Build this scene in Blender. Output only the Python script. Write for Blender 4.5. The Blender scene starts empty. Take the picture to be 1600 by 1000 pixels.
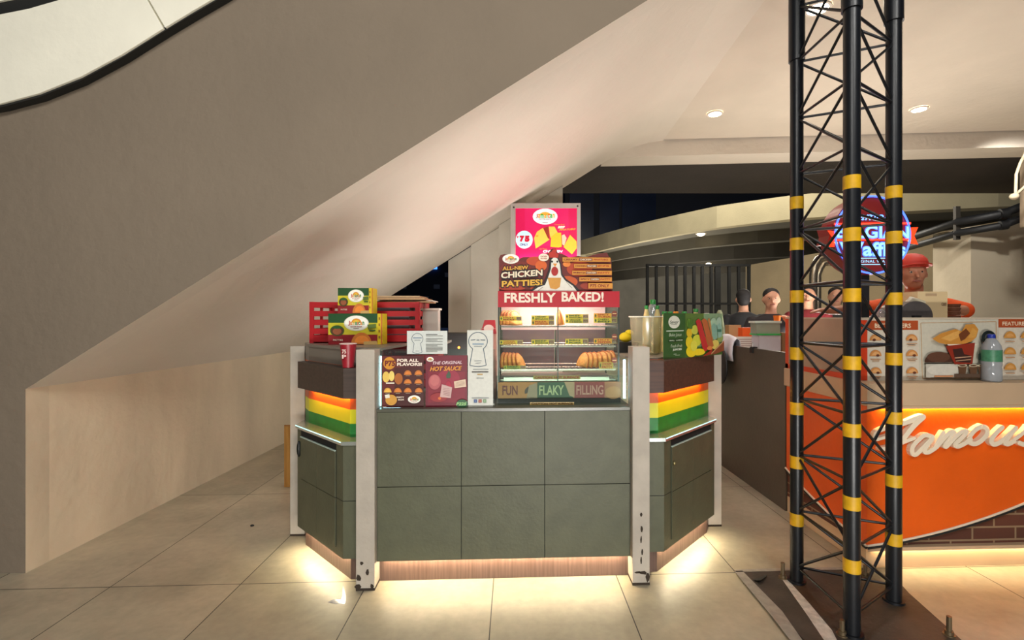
import bpy, bmesh, math, random
from mathutils import Vector, Matrix
random.seed(7)
C = bpy.context.scene
COL = C.collection
# ------------------------------------------------------------------ camera, world, exposure
F, CX, CY, HC = 762.0, 836.0, 495.0, 1.293          # photo taken level, horizon a little above the middle
TH = math.atan(.044); ST, CT = math.sin(TH), math.cos(TH)
cam = bpy.data.cameras.new('camera'); camo = bpy.data.objects.new('camera', cam); COL.objects.link(camo)
camo.location = (0, 0, HC); camo.rotation_euler = (math.pi/2, 0, -TH)
cam.sensor_width = 36; cam.lens = F/1600*36; cam.shift_x = -.0225; cam.shift_y = -5/1600
cam.clip_start = .05; cam.clip_end = 400
C.camera = camo
C.view_settings.view_transform = 'Standard'; C.view_settings.look = 'None'
C.view_settings.gamma = 1; C.view_settings.exposure = 0.0; C.view_settings.use_curve_mapping = False
w = bpy.data.worlds.new('night_sky'); C.world = w; w.use_nodes = True
w.node_tree.nodes['Background'].inputs[0].default_value = (.013, .02, .045, 1)
w.node_tree.nodes['Background'].inputs[1].default_value = 0.55

def area(name, loc, to, size, energy, col, sy=None, spread=None):
    l = bpy.data.lights.new(name, 'AREA'); l.energy = energy; l.color = col; l.size = size
    if sy: l.shape = 'RECTANGLE'; l.size_y = sy
    if spread: l.spread = math.radians(spread)
    o = bpy.data.objects.new(name, l); COL.objects.link(o); o.location = loc
    o.rotation_euler = (Vector(to)-Vector(loc)).to_track_quat('-Z', 'Y').to_euler()
    return o
def spot(name, loc, to, energy, col, deg=100, blend=.6, r=.04):
    l = bpy.data.lights.new(name, 'SPOT'); l.energy = energy; l.color = col; l.spot_size = math.radians(deg)
    l.spot_blend = blend; l.shadow_soft_size = r
    o = bpy.data.objects.new(name, l); COL.objects.link(o); o.location = loc
    o.rotation_euler = (Vector(to)-Vector(loc)).to_track_quat('-Z', 'Y').to_euler()
    return o
WARM = (1, .89, .76); NEUT = (1, .97, .91); COOL = (.86, .95, 1)
# large lamps of the open hall in front of the stall (behind and above the photographer)
area('hall_lamp', (1.4, -1.8, 4.6), (.2, 3.2, 0), .9, 78, NEUT)
area('hall_lamp', (-1.4, -2.2, 4.2), (-2.2, 2.4, 2.0), 1.2, 112, NEUT)
spot('hall_spot', (1.2, .3, 3.7), (-.9, 2.6, 0), 42, NEUT, 105, .5, .06)
# unseen fill lights added low in both stalls for soffit, pier and ceiling
area('stall_fill', (.15, 3.2, .70), (.15, 3.2, 3), 1.2, 17, (1, .94, .90), .4, 150)
area('stall_fill', (-.45, 4.0, .6), (-.75, 5.5, 2.0), .5, 15, (1, .96, .9), .4)  # added wash for the pier and the back of the soffit
area('front_fill', (.5, -1.6, .05), (-1.2, 3.2, 1.8), 1.8, 105, (1, .97, .92), .06)  # unseen fill added at floor level, lifts the stair underside
area('booth_up_fill', (3.2, 4.3, .8), (2.7, 3.9, 3), .8, 60, (1, .93, .85), .5)  # added fill that brightens the ceiling
# ------------------------------------------------------------------ coordinates read off the photograph
def W(X, Z, h): return Vector((X*CT+Z*ST, Z*CT-X*ST, h))           # right / forward / height of the viewpoint
def P(px, py, Z): return W((px-CX)*Z/F, Z, HC-(py-CY)*Z/F)
def Q(px, py, y):                                                  # point of the plane y = const
    Z = y/(CT-(px-CX)/F*ST); return P(px, py, Z)
def QX(px, y): return Q(px, 495, y).x
def QZ(px, py, y): return Q(px, py, y).z
# ------------------------------------------------------------------ materials
def s2l(c):
    c = c/255
    return c/12.92 if c <= .04045 else ((c+.055)/1.055)**2.4
_m = {}
def M(name, rgb=(128,128,128), rough=.6, metal=0, emit=0, noise=.08, scale=6, bump=0, bscale=40, alpha=1, coat=0, ecol=None, spec=.5):
    key = name
    if key in _m: return _m[key]
    m = bpy.data.materials.new(name); m.use_nodes = True; nt = m.node_tree; b = nt.nodes['Principled BSDF']
    col = [s2l(v) for v in rgb]+[1]
    b.inputs['Roughness'].default_value = rough; b.inputs['Metallic'].default_value = metal
    b.inputs['Specular IOR Level'].default_value = spec
    if coat: b.inputs['Coat Weight'].default_value = coat
    tc = nt.nodes.new('ShaderNodeTexCoord')
    if noise:
        n = nt.nodes.new('ShaderNodeTexNoise'); n.inputs['Scale'].default_value = scale; n.inputs['Detail'].default_value = 5
        nt.links.new(tc.outputs['Object'], n.inputs['Vector'])
        r = nt.nodes.new('ShaderNodeMapRange'); r.inputs[1].default_value = .3; r.inputs[2].default_value = .7
        r.inputs[3].default_value = 1-noise; r.inputs[4].default_value = 1+noise
        nt.links.new(n.outputs[0], r.inputs[0])
        mx = nt.nodes.new('ShaderNodeVectorMath'); mx.operation = 'SCALE'; mx.inputs[0].default_value = col[:3]
        nt.links.new(r.outputs[0], mx.inputs['Scale']); nt.links.new(mx.outputs[0], b.inputs['Base Color'])
    else: b.inputs['Base Color'].default_value = col
    if bump:
        n2 = nt.nodes.new('ShaderNodeTexNoise'); n2.inputs['Scale'].default_value = bscale; n2.inputs['Detail'].default_value = 6
        nt.links.new(tc.outputs['Object'], n2.inputs['Vector'])
        bp = nt.nodes.new('ShaderNodeBump'); bp.inputs['Strength'].default_value = bump; bp.inputs['Distance'].default_value = .01
        nt.links.new(n2.outputs[0], bp.inputs['Height']); nt.links.new(bp.outputs[0], b.inputs['Normal'])
    if emit:
        b.inputs['Emission Color'].default_value = [s2l(v) for v in (ecol or rgb)]+[1]; b.inputs['Emission Strength'].default_value = emit
    if alpha < 1: b.inputs['Alpha'].default_value = alpha
    _m[key] = m; return m
def GL(name, tint=(235,245,240), refl=.07, rough=.02, haze=0):       # clear sheet: transparent with a faint mirror and a little milky dirt
    if name in _m: return _m[name]
    m = bpy.data.materials.new(name); m.use_nodes = True; nt = m.node_tree; nt.nodes.clear()
    out = nt.nodes.new('ShaderNodeOutputMaterial'); t = nt.nodes.new('ShaderNodeBsdfTransparent')
    t.inputs[0].default_value = [s2l(v) for v in tint]+[1]
    g = nt.nodes.new('ShaderNodeBsdfGlossy'); g.inputs['Roughness'].default_value = rough
    mx = nt.nodes.new('ShaderNodeMixShader'); mx.inputs[0].default_value = refl
    nt.links.new(t.outputs[0], mx.inputs[1]); nt.links.new(g.outputs[0], mx.inputs[2]); last = mx
    if haze:
        d = nt.nodes.new('ShaderNodeBsdfDiffuse'); d.inputs[0].default_value = [s2l(v) for v in tint]+[1]
        m2 = nt.nodes.new('ShaderNodeMixShader'); m2.inputs[0].default_value = haze
        nt.links.new(mx.outputs[0], m2.inputs[1]); nt.links.new(d.outputs[0], m2.inputs[2]); last = m2
    nt.links.new(last.outputs[0], out.inputs[0]); _m[name] = m; return m
def PR(rgb, emit=0):                                               # printing ink on a card
    return M('print_%d_%d_%d_%d' % (*rgb, int(emit*10)), rgb, .45, noise=.05, scale=60, emit=emit)
def wood(name, rgb, rgb2, rough=.5, axis=0, sc=14):
    if name in _m: return _m[name]
    m = M(name, rgb, rough, noise=0); nt = m.node_tree; b = nt.nodes['Principled BSDF']
    tc = nt.nodes.new('ShaderNodeTexCoord'); mp = nt.nodes.new('ShaderNodeMapping'); s = [sc, sc, sc]; s[axis] = 1.2
    mp.inputs['Scale'].default_value = s; n = nt.nodes.new('ShaderNodeTexNoise'); n.inputs['Scale'].default_value = 3; n.inputs['Detail'].default_value = 8
    cr = nt.nodes.new('ShaderNodeValToRGB'); cr.color_ramp.elements[0].position = .35; cr.color_ramp.elements[1].position = .65
    cr.color_ramp.elements[0].color = [s2l(v) for v in rgb]+[1]; cr.color_ramp.elements[1].color = [s2l(v) for v in rgb2]+[1]
    nt.links.new(tc.outputs['Object'], mp.inputs[0]); nt.links.new(mp.outputs[0], n.inputs[0])
    nt.links.new(n.outputs[0], cr.inputs[0]); nt.links.new(cr.outputs[0], b.inputs['Base Color']); return m
# ------------------------------------------------------------------ mesh collector
class MB:
    def __init__(s): s.v, s.f, s.m, s.sm, s.mats = [], [], [], [], []
    def mi(s, m):
        if m not in s.mats: s.mats.append(m)
        return s.mats.index(m)
    def add(s, vs, fs, m, smooth=False):
        k = len(s.v); i = s.mi(m); s.v += [Vector(v) for v in vs]
        for f in fs: s.f.append([k+q for q in f]); s.m.append(i); s.sm.append(smooth)
        return s
    def hexa(s, p, m):                                             # p: bottom four, top four
        return s.add(p, [(3,2,1,0),(4,5,6,7),(0,1,5,4),(1,2,6,5),(2,3,7,6),(3,0,4,7)], m)
    def box(s, x0, x1, y0, y1, z0, z1, m):
        return s.hexa([(x0,y0,z0),(x1,y0,z0),(x1,y1,z0),(x0,y1,z0),(x0,y0,z1),(x1,y0,z1),(x1,y1,z1),(x0,y1,z1)], m)
    def prism(s, poly, z0, z1, m):                                 # plan polygon (x,y), counter-clockwise, z0..z1
        n = len(poly); vs = [(x,y,z0) for x,y in poly]+[(x,y,z1) for x,y in poly]
        return s.add(vs, [tuple(range(n))[::-1], tuple(range(n,2*n))]+[(i,(i+1)%n,n+(i+1)%n,n+i) for i in range(n)], m)
    def ext(s, pts, d, m, smooth=False):                           # 3-D polygon pushed along d
        n = len(pts); d = Vector(d); vs = [Vector(p) for p in pts]+[Vector(p)+d for p in pts]
        return s.add(vs, [tuple(range(n)), tuple(range(n,2*n))[::-1]]+[(i,n+i,n+(i+1)%n,(i+1)%n) for i in range(n)], m)
    def tube(s, pts, r, m, seg=10, cap=True):
        pts = [Vector(p) for p in pts]; n = len(pts); R = r if isinstance(r, (list, tuple)) else [r]*n
        vs = []; up = None
        for i, p in enumerate(pts):
            t = (pts[min(i+1,n-1)]-pts[max(i-1,0)]).normalized()
            if up is None:
                up = Vector((0,0,1)) if abs(t.z) < .9 else Vector((1,0,0))
            a = t.cross(up).normalized(); b = a.cross(t).normalized(); up = b
            for k in range(seg):
                q = 2*math.pi*k/seg; vs.append(p+(a*math.cos(q)+b*math.sin(q))*R[i])
        fs = [(i*seg+k, i*seg+(k+1)%seg, (i+1)*seg+(k+1)%seg, (i+1)*seg+k) for i in range(n-1) for k in range(seg)]
        s.add(vs, fs, m, True)
        if cap: s.add(vs[:seg], [tuple(range(seg))], m); s.add(vs[-seg:], [tuple(range(seg))[::-1]], m)
        return s
    def lathe(s, prof, c, m, seg=24, cap=True, sx=1, sy=1):        # prof: (r,z) from bottom to top
        c = Vector(c); vs = [c+Vector((r*math.cos(2*math.pi*k/seg)*sx, r*math.sin(2*math.pi*k/seg)*sy, z)) for r,z in prof for k in range(seg)]
        n = len(prof); fs = [(i*seg+k, i*seg+(k+1)%seg, (i+1)*seg+(k+1)%seg, (i+1)*seg+k) for i in range(n-1) for k in range(seg)]
        s.add(vs, fs, m, True)
        if cap: s.add(vs[:seg], [tuple(range(seg))[::-1]], m); s.add(vs[-seg:], [tuple(range(seg))], m)
        return s
    def ball(s, c, r, m, seg=16, rings=10):
        r = r if isinstance(r, (tuple, list)) else (r,r,r); c = Vector(c)
        vs = [c+Vector((0,0,-r[2]))]; 
        for i in range(1, rings):
            a = -math.pi/2+math.pi*i/rings
            for k in range(seg):
                q = 2*math.pi*k/seg; vs.append(c+Vector((r[0]*math.cos(a)*math.cos(q), r[1]*math.cos(a)*math.sin(q), r[2]*math.sin(a))))
        vs.append(c+Vector((0,0,r[2]))); L = len(vs)-1
        fs = [(0, 1+(k+1)%seg, 1+k) for k in range(seg)]
        fs += [(1+i*seg+k, 1+i*seg+(k+1)%seg, 1+(i+1)*seg+(k+1)%seg, 1+(i+1)*seg+k) for i in range(rings-2) for k in range(seg)]
        fs += [(1+(rings-2)*seg+k, 1+(rings-2)*seg+(k+1)%seg, L) for k in range(seg)]
        return s.add(vs, fs, m, True)
    def build(s, name, parent=None, label=None, cat=None, group=None, kind=None, bevel=0, local=False):
        me = bpy.data.meshes.new(name)
        if parent is not None:
            r = parent
            while r.parent: r = r.parent
            off = Vector(r.location)
        elif local: off = Vector((0,0,0))
        else:
            xs = [v.x for v in s.v]; ys = [v.y for v in s.v]; zs = [v.z for v in s.v]
            off = Vector(((min(xs)+max(xs))/2, (min(ys)+max(ys))/2, min(zs)))
        me.from_pydata([v-off for v in s.v], [], s.f)
        for m in s.mats: me.materials.append(m)
        me.polygons.foreach_set('material_index', s.m); me.polygons.foreach_set('use_smooth', s.sm)
        me.update()
        bm = bmesh.new(); bm.from_mesh(me); 
        if not getattr(s, 'nofix', False): bmesh.ops.recalc_face_normals(bm, faces=bm.faces[:])
        bm.to_mesh(me); bm.free()
        o = bpy.data.objects.new(name, me); COL.objects.link(o)
        if parent is not None: o.parent = parent
        else: o.location = off
        if bevel:
            b = o.modifiers.new('bevel', 'BEVEL'); b.width = bevel; b.segments = 2; b.limit_method = 'ANGLE'
        return tag(o, label, cat, group, kind)
def tag(o, label=None, cat=None, group=None, kind=None):
    if label: o['label'] = label
    if cat: o['category'] = cat
    if group: o['group'] = group
    if kind: o['kind'] = kind
    return o
def thing(name, loc, label, cat, group=None):
    o = bpy.data.objects.new(name, None); COL.objects.link(o); o.location = loc; o.empty_display_size = .05
    return tag(o, label, cat, group)
def dup(root, loc, rot=None, label=None, scale=None):
    r = root.copy(); COL.objects.link(r); r.location = loc
    if rot is not None: r.rotation_euler = rot
    if scale is not None: r.scale = scale
    if label: r['label'] = label
    for ch in list(root.children):
        c = ch.copy(); COL.objects.link(c); c.parent = r
        for g in ch.children:
            d = g.copy(); COL.objects.link(d); d.parent = c
    return r
# ------------------------------------------------------------------ lettering and printed cards
_t = {}
def glyphs(s, bold=0, shear=0, ext=0):
    k = (s, bold, shear, ext)
    if k in _t: return _t[k]
    cu = bpy.data.curves.new('lettering', 'FONT'); cu.body = s; cu.offset = bold; cu.shear = shear; cu.resolution_u = 3; cu.extrude = ext
    ob = bpy.data.objects.new('lettering', cu); COL.objects.link(ob)
    bpy.context.view_layer.update(); dg = bpy.context.evaluated_depsgraph_get()
    me = bpy.data.meshes.new_from_object(ob.evaluated_get(dg))
    vs = [v.co.copy() for v in me.vertices]; fs = [tuple(p.vertices) for p in me.polygons]
    bpy.data.objects.remove(ob); bpy.data.curves.remove(cu); bpy.data.meshes.remove(me)
    x0 = min(v.x for v in vs); x1 = max(v.x for v in vs); y0 = min(v.y for v in vs); y1 = max(v.y for v in vs)
    vs = [Vector(((v.x-x0)/(x1-x0), (v.y-y0)/(y1-y0), v.z)) for v in vs]
    _t[k] = (vs, fs); return _t[k]
class Card:
    """printing laid on a flat card; (x,y) run over rect (x0,y0,x1,y1), y downwards"""
    def __init__(s, mb, bl, br, tl, rect, step=.0003, emit=0):
        s.mb = mb; s.o = Vector(bl); s.U = Vector(br)-s.o; s.V = Vector(tl)-s.o; s.N = s.U.cross(s.V).normalized()
        s.r = rect; s.d = step; s.st = step; s.e = emit
    def p(s, x, y, d=None):
        x0,y0,x1,y1 = s.r; return s.o+s.U*((x-x0)/(x1-x0))+s.V*((y1-y)/(y1-y0))+s.N*(s.d if d is None else d)
    def mat(s, c): return c if isinstance(c, bpy.types.Material) else PR(tuple(c), s.e)
    def poly(s, pts, c):
        s.mb.add([s.p(x,y) for x,y in pts], [tuple(range(len(pts)))], s.mat(c)); s.d += s.st; return s
    def rect(s, x0, y0, x1, y1, c): return s.poly([(x0,y1),(x1,y1),(x1,y0),(x0,y0)], c)
    def ell(s, cx, cy, rx, ry, c, n=28, a0=0, a1=360):
        A = [math.radians(a0+(a1-a0)*i/n) for i in range(n+(a1-a0 < 360))]
        return s.poly([(cx+rx*math.cos(a), cy-ry*math.sin(a)) for a in A], c)
    def ring(s, cx, cy, rx, ry, w, c, n=40):
        o = [(cx+rx*math.cos(2*math.pi*i/n), cy-ry*math.sin(2*math.pi*i/n)) for i in range(n)]
        q = [(cx+(rx-w)*math.cos(2*math.pi*i/n), cy-(ry-w)*math.sin(2*math.pi*i/n)) for i in range(n)]
        s.mb.add([s.p(*a) for a in o+q], [(i,(i+1)%n,n+(i+1)%n,n+i) for i in range(n)], s.mat(c)); s.d += s.st; return s
    def line(s, pts, w, c):
        for (a,b),(e,f) in zip(pts, pts[1:]):
            L = math.hypot(e-a, f-b) or 1; nx, ny = -(f-b)/L*w/2, (e-a)/L*w/2
            s.mb.add([s.p(a+nx,b+ny), s.p(e+nx,f+ny), s.p(e-nx,f-ny), s.p(a-nx,b-ny)], [(0,1,2,3)], s.mat(c))
        s.d += s.st; return s
    def text(s, t, x0, y0, x1, y1, c, bold=.02, shear=0, slope=0):
        vs, fs = glyphs(t, bold, shear)
        s.mb.add([s.p(x0+v.x*(x1-x0), y1-v.y*(y1-y0)-slope*v.x) for v in vs], fs, s.mat(c)); s.d += s.st; return s
def brand_oval(c, x, y, rx, ry, glow=False):                       # the stall's oval emblem
    c.ell(x, y, rx, ry, (250,248,235)); c.ell(x, y-ry*.08, rx*.42, ry*.55, (226,150,40), a0=0, a1=180)
    c.ell(x, y-ry*.05, rx*.3, ry*.34, (238,196,70), a0=0, a1=180)
    cols = [(190,30,30),(220,120,20),(200,160,20),(30,130,50),(200,60,30),(30,120,60),(220,130,20),(30,130,50)]
    word = 'Jamaican'; n = len(word); ws = [.9,1,1.35,1,.5,.9,1,1]; tot = sum(ws); a = x-rx*.72
    for ch, k, ww in zip(word, cols, ws):
        wd = rx*1.44*ww/tot; up = .42 if ch in 'J' else .30
        c.text(ch, a+wd*.06, y-ry*(up-.12), a+wd*.94, y+ry*(.30 if ch != 'J' else .38), k, .03); a += wd
    c.text('PATTIE SHOP', x-rx*.5, y+ry*.44, x+rx*.5, y+ry*.6, (170,40,40), .02)
    c.line([(x-rx*.25,y+ry*.76),(x+rx*.25,y+ry*.76)], ry*.06, (150,120,90))
def patty_print(c, x, y, rx, ry, col=(214,150,66), up=True):
    c.ell(x, y, rx, ry, col, 16, 0, 180); c.ell(x+rx*.05, y-ry*.12, rx*.72, ry*.62, tuple(min(255,int(v*1.15)) for v in col), 14, 0, 180)
# ================================================================== the setting
pl_side = M('plaster_shade_toned', (125,112,96), .85, noise=.07, scale=1.3, bump=.7, bscale=14)  # stair side: its shade is put into this darker plaster tone
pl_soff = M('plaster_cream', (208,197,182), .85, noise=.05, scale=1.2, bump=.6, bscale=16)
pl_low  = M('plaster_sand', (202,186,160), .85, noise=.16, scale=2.2, bump=.7, bscale=12)
_nt = pl_low.node_tree; _tn = [n for n in _nt.nodes if n.type == 'TEX_NOISE'][0]; _mp = _nt.nodes.new('ShaderNodeMapping'); _mp.inputs['Scale'].default_value = (1,1,.22)
_nt.links.new(_nt.nodes['Texture Coordinate'].outputs['Object'], _mp.inputs[0]); _nt.links.new(_mp.outputs[0], _tn.inputs[0])
pl_ceil = M('plaster_ceiling', (205,192,175), .85, noise=.05, scale=2, bump=.6, bscale=14)
pl_col  = M('plaster_column', (206,200,186), .8, noise=.05, scale=3, bump=.2, bscale=20)
dark_cr = M('gap_shadow_black', (22,22,20), .7)
# floor: big stone tiles with dark joints and dirt
fm = M('floor_stone', (176,165,142), .42, noise=0); nt = fm.node_tree; b = nt.nodes['Principled BSDF']
tc = nt.nodes.new('ShaderNodeTexCoord'); mp = nt.nodes.new('ShaderNodeMapping'); mp.inputs['Location'].default_value = (.098, -2.42, 0)
br = nt.nodes.new('ShaderNodeTexBrick'); br.offset = 0; br.inputs['Scale'].default_value = 1; br.inputs['Brick Width'].default_value = .61
br.inputs['Row Height'].default_value = 1.22; br.inputs['Mortar Size'].default_value = .0028; br.inputs['Mortar Smooth'].default_value = .3
br.inputs['Color1'].default_value = [s2l(v) for v in (174,164,141)]+[1]; br.inputs['Color2'].default_value = [s2l(v) for v in (188,177,153)]+[1]
br.inputs['Mortar'].default_value = [s2l(v) for v in (52,46,36)]+[1]
n1 = nt.nodes.new('ShaderNodeTexNoise'); n1.inputs['Scale'].default_value = 2.3; n1.inputs['Detail'].default_value = 8; n1.inputs['Roughness'].default_value = .65
n2 = nt.nodes.new('ShaderNodeTexNoise'); n2.inputs['Scale'].default_value = 26; n2.inputs['Detail'].default_value = 4
r1 = nt.nodes.new('ShaderNodeMapRange'); r1.inputs[1].default_value = .3; r1.inputs[2].default_value = .72; r1.inputs[3].default_value = .68; r1.inputs[4].default_value = 1.1
r2 = nt.nodes.new('ShaderNodeMapRange'); r2.inputs[1].default_value = .3; r2.inputs[2].default_value = .7; r2.inputs[3].default_value = .93; r2.inputs[4].default_value = 1.05
mu = nt.nodes.new('ShaderNodeMath'); mu.operation = 'MULTIPLY'; sc = nt.nodes.new('ShaderNodeVectorMath'); sc.operation = 'SCALE'
L = nt.links.new
L(tc.outputs['Object'], mp.inputs[0]); L(mp.outputs[0], br.inputs['Vector']); L(tc.outputs['Object'], n1.inputs[0]); L(tc.outputs['Object'], n2.inputs[0])
L(n1.outputs[0], r1.inputs[0]); L(n2.outputs[0], r2.inputs[0]); L(r1.outputs[0], mu.inputs[0]); L(r2.outputs[0], mu.inputs[1])
L(br.outputs['Color'], sc.inputs[0]); L(mu.outputs[0], sc.inputs['Scale']); L(sc.outputs[0], b.inputs['Base Color'])
bp = nt.nodes.new('ShaderNodeBump'); bp.inputs['Strength'].default_value = .25; bp.inputs['Distance'].default_value = .01
L(n1.outputs[0], bp.inputs['Height']); L(bp.outputs[0], b.inputs['Normal'])
f = MB(); f.box(-9, 12, -5, 34, -.12, 0, fm)
me = f.build('floor', kind='structure', local=True)

SL = .6255                                                        # pitch of the stair
def soff(X): return .928+SL*(X+2.57)
# the side of the stair, facing the viewpoint
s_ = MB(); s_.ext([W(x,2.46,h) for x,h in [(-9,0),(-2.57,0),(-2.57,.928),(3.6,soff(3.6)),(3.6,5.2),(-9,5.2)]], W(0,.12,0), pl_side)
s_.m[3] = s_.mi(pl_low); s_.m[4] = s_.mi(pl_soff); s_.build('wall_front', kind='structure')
# sloping underside that runs smoothly into the ceiling
pts = [(-2.57,.928)]+[(x,soff(x)) for x in (-1.5,-.5,.4,.8)]+[(.95,soff(.95)-.012),(1.1,3.185),(1.25,3.225),(1.42,3.25)]
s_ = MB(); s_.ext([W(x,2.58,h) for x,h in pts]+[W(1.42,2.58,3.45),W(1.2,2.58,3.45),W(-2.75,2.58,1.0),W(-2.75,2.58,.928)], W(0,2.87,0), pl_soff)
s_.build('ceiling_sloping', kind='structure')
s_ = MB(); s_.hexa([W(1.42,2.46,3.25),W(9,2.46,3.25),W(9,4.85,3.25),W(1.42,5.38,3.25),W(1.42,2.46,3.45),W(9,2.46,3.45),W(9,4.85,3.45),W(1.42,5.38,3.45)], pl_ceil)
s_.build('ceiling', kind='structure')
# beam at the far edge of the ceiling and the dark slab behind it
s_ = MB(); s_.hexa([W(.78,5.46,3.08),W(9,4.84,3.08),W(9,5.2,3.08),W(.78,5.8,3.08),W(.78,5.46,3.5),W(9,4.84,3.5),W(9,5.2,3.5),W(.78,5.8,3.5)], pl_soff)
s_.build('trim_1', kind='structure')
und = M('dark_slab_brown', (44,37,32), .9, noise=.2, scale=1.5, bump=.3)  # dark brown tone with random mottling
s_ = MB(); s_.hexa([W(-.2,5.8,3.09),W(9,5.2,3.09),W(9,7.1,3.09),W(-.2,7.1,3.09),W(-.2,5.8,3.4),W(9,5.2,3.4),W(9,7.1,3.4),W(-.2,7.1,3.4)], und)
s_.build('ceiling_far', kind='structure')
# low wall on the left
s_ = MB(); s_.hexa([W(-2.82,2.58,0),W(-2.57,2.58,0),W(-2.57,6.1,0),W(-2.82,6.1,0),W(-2.82,2.58,.928),W(-2.57,2.58,.928),W(-2.57,6.1,.928),W(-2.82,6.1,.928)], pl_low)
s_.build('wall_left', kind='structure')
# white pier behind the stall, under the stair
s_ = MB()
for x0,x1,z in ((-.972,-.71,5.47),(-.71,-.395,5.4),(-.395,.30,5.3)):
    s_.ext([W(x0,z,0),W(x1,z,0),W(x1,z,soff(x1)-.004),W(x0,z,soff(x0)-.004)], W(0,5.75-z,0), pl_col)
s_.build('wall_back', kind='structure')
# pale curved cladding high on the stair side, with gap shadow made as dark strips
lc = [(-140,186),(-60,172),(0,162),(60,146),(125,120),(190,85),(255,44),(300,17),(350,-12),(420,-56)]
uc = [(300,-100),(200,-46),(150,-24),(90,0),(45,13),(0,22),(-60,30),(-140,38)]
clad = M('cladding_ivory', (242,238,220), .6, noise=.05, scale=3, bump=.25, bscale=18)
Z0 = 2.40
def pz(l, z, dy=0): return [P(x, y+dy, z) for x,y in l]
t = thing('stair_cladding', P(100,90,2.46), 'pale ivory curved cladding panels with dark gap-shadow strips high on the stair side', 'cladding')
s_ = MB(); split = [(255,44),(230,0),(205,-44)]
s_.ext(pz(lc[:7]+[(230,0),(207,-40),(200,-46)]+uc[2:], Z0), W(0,.055,0), clad); s_.build('cladding_panel', t, bevel=.003)
s_ = MB(); s_.ext(pz([(257.5,43),(300,17),(350,-12),(420,-56),(300,-100),(209,-43),(232.5,0)], Z0), W(0,.055,0), clad); s_.build('cladding_panel', t, bevel=.003)
s_ = MB(); s_.ext(pz(lc+[(x-1,y-6) for x,y in lc[::-1]], Z0+.012, 6), W(0,.045,0), dark_cr); s_.build('gap_shadow_strip', t)  # shadow in the gap, built as a dark strip
up2 = [(x-2,y-20) for x,y in uc]
s_ = MB(); s_.ext(pz(uc+up2[::-1], Z0+.01), W(0,.045,0), dark_cr); s_.build('gap_shadow_strip', t)
s_ = MB(); s_.ext(pz(up2+[(-140,-120),(300,-140)], Z0), W(0,.055,0), clad); s_.build('cladding_panel', t)

# ------------------------------------------------------------------ curved flyover behind
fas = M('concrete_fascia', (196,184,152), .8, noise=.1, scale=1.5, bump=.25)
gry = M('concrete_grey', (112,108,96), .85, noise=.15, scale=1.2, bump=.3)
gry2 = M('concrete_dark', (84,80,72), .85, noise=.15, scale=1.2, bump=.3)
def arc(hh, add=0, z_add=0):
    out = []
    for px, ty in ((880,383),(905,376.5),(950,363),(1000,349),(1060,335),(1120,322),(1180,313),(1235,305.5),(1320,297),(1400,291),(1480,286),(1560,281),(1700,276)):
        Z = 2.707*F/(CY-ty)+z_add; X = (px-CX)*(Z-z_add)/F; out.append(W(X, Z, hh))
    return out
def band(front, back, z0, z1, m):
    n = len(front); r = MB()
    vs = [Vector((p.x,p.y,z)) for z in (z0,z1) for p in front]+[Vector((p.x,p.y,z)) for z in (z0,z1) for p in back]
    fs = []
    for i in range(n-1):
        fs += [(i,i+1,n+i+1,n+i),(2*n+i,3*n+i,3*n+i+1,2*n+i+1),(n+i,n+i+1,3*n+i+1,3*n+i),(i,2*n+i,2*n+i+1,i+1)]
    fs += [(0,n,3*n,2*n),(n-1,3*n-1,4*n-1,2*n-1)]
    r.add(vs, fs, m); return r
t = thing('curved_flyover', P(1200,400,12), 'curved concrete flyover with a pale parapet band and dim grey ribs below, behind the stalls', 'flyover')
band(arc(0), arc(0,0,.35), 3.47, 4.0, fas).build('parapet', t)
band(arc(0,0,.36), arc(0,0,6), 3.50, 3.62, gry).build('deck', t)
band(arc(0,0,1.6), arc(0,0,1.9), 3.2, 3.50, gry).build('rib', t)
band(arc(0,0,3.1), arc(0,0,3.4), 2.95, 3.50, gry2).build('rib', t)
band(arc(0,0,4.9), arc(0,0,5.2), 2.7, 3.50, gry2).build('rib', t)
s_ = MB(); e = arc(0)[:2]; s_.hexa([P(880,0,17.0)*0+Vector((a.x,a.y,h)) for h in (2.93,3.47) for a in (W(1.0,17.5,0),W(2.35,16.6,0),W(2.35,18.4,0),W(1.0,18.4,0))], fas); s_.build('end_block', t)
def roundlamp(px, py, h, r, em, name, label, en=0, col=WARM, group=None, tilt=0):
    Z = (h-HC)*F/(CY-py); c = W((px-CX)*Z/F, Z, h)
    t = thing(name, c, label, 'light', group)
    q = MB(); q.lathe([(r*1.25,-.012),(r*1.28,-.006),(r*1.28,0)], c, M('lamp_trim', (225,215,200), .4), 24, False)
    q.add([c+Vector((a*math.cos(2*math.pi*k/24), a*math.sin(2*math.pi*k/24), -.012)) for a in (r*1.25, r) for k in range(24)], [(k,(k+1)%24,24+(k+1)%24,24+k) for k in range(24)], M('lamp_trim'))
    q.build('trim_ring', t)
    q = MB(); q.lathe([(r,-.010),(r,-.002)], c, M('lamp_glow_'+name, (255,236,200), .4, emit=em, noise=0), 24)
    if r > .1: q.ball(c-Vector((0,0,.012)),(r*.9,r*.9,.055),M('lamp_glow_'+name),16,8)
    q.build('diffuser', t)
    if en:
        o = spot('downlight_beam', (0,0,-.03), (0,0,-1), en, col, 140, .8, .05); o.parent = t; o.rotation_euler = (0,0,0)
    return t
roundlamp(1117,177,3.249,.058,40,'ceiling_light','small round ceiling downlight left of the black truss tower',42,WARM,'downlights in the pale ceiling')
roundlamp(1436,170,3.249,.058,40,'ceiling_light','small round ceiling downlight right of the black truss tower',30,WARM,'downlights in the pale ceiling')
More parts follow.
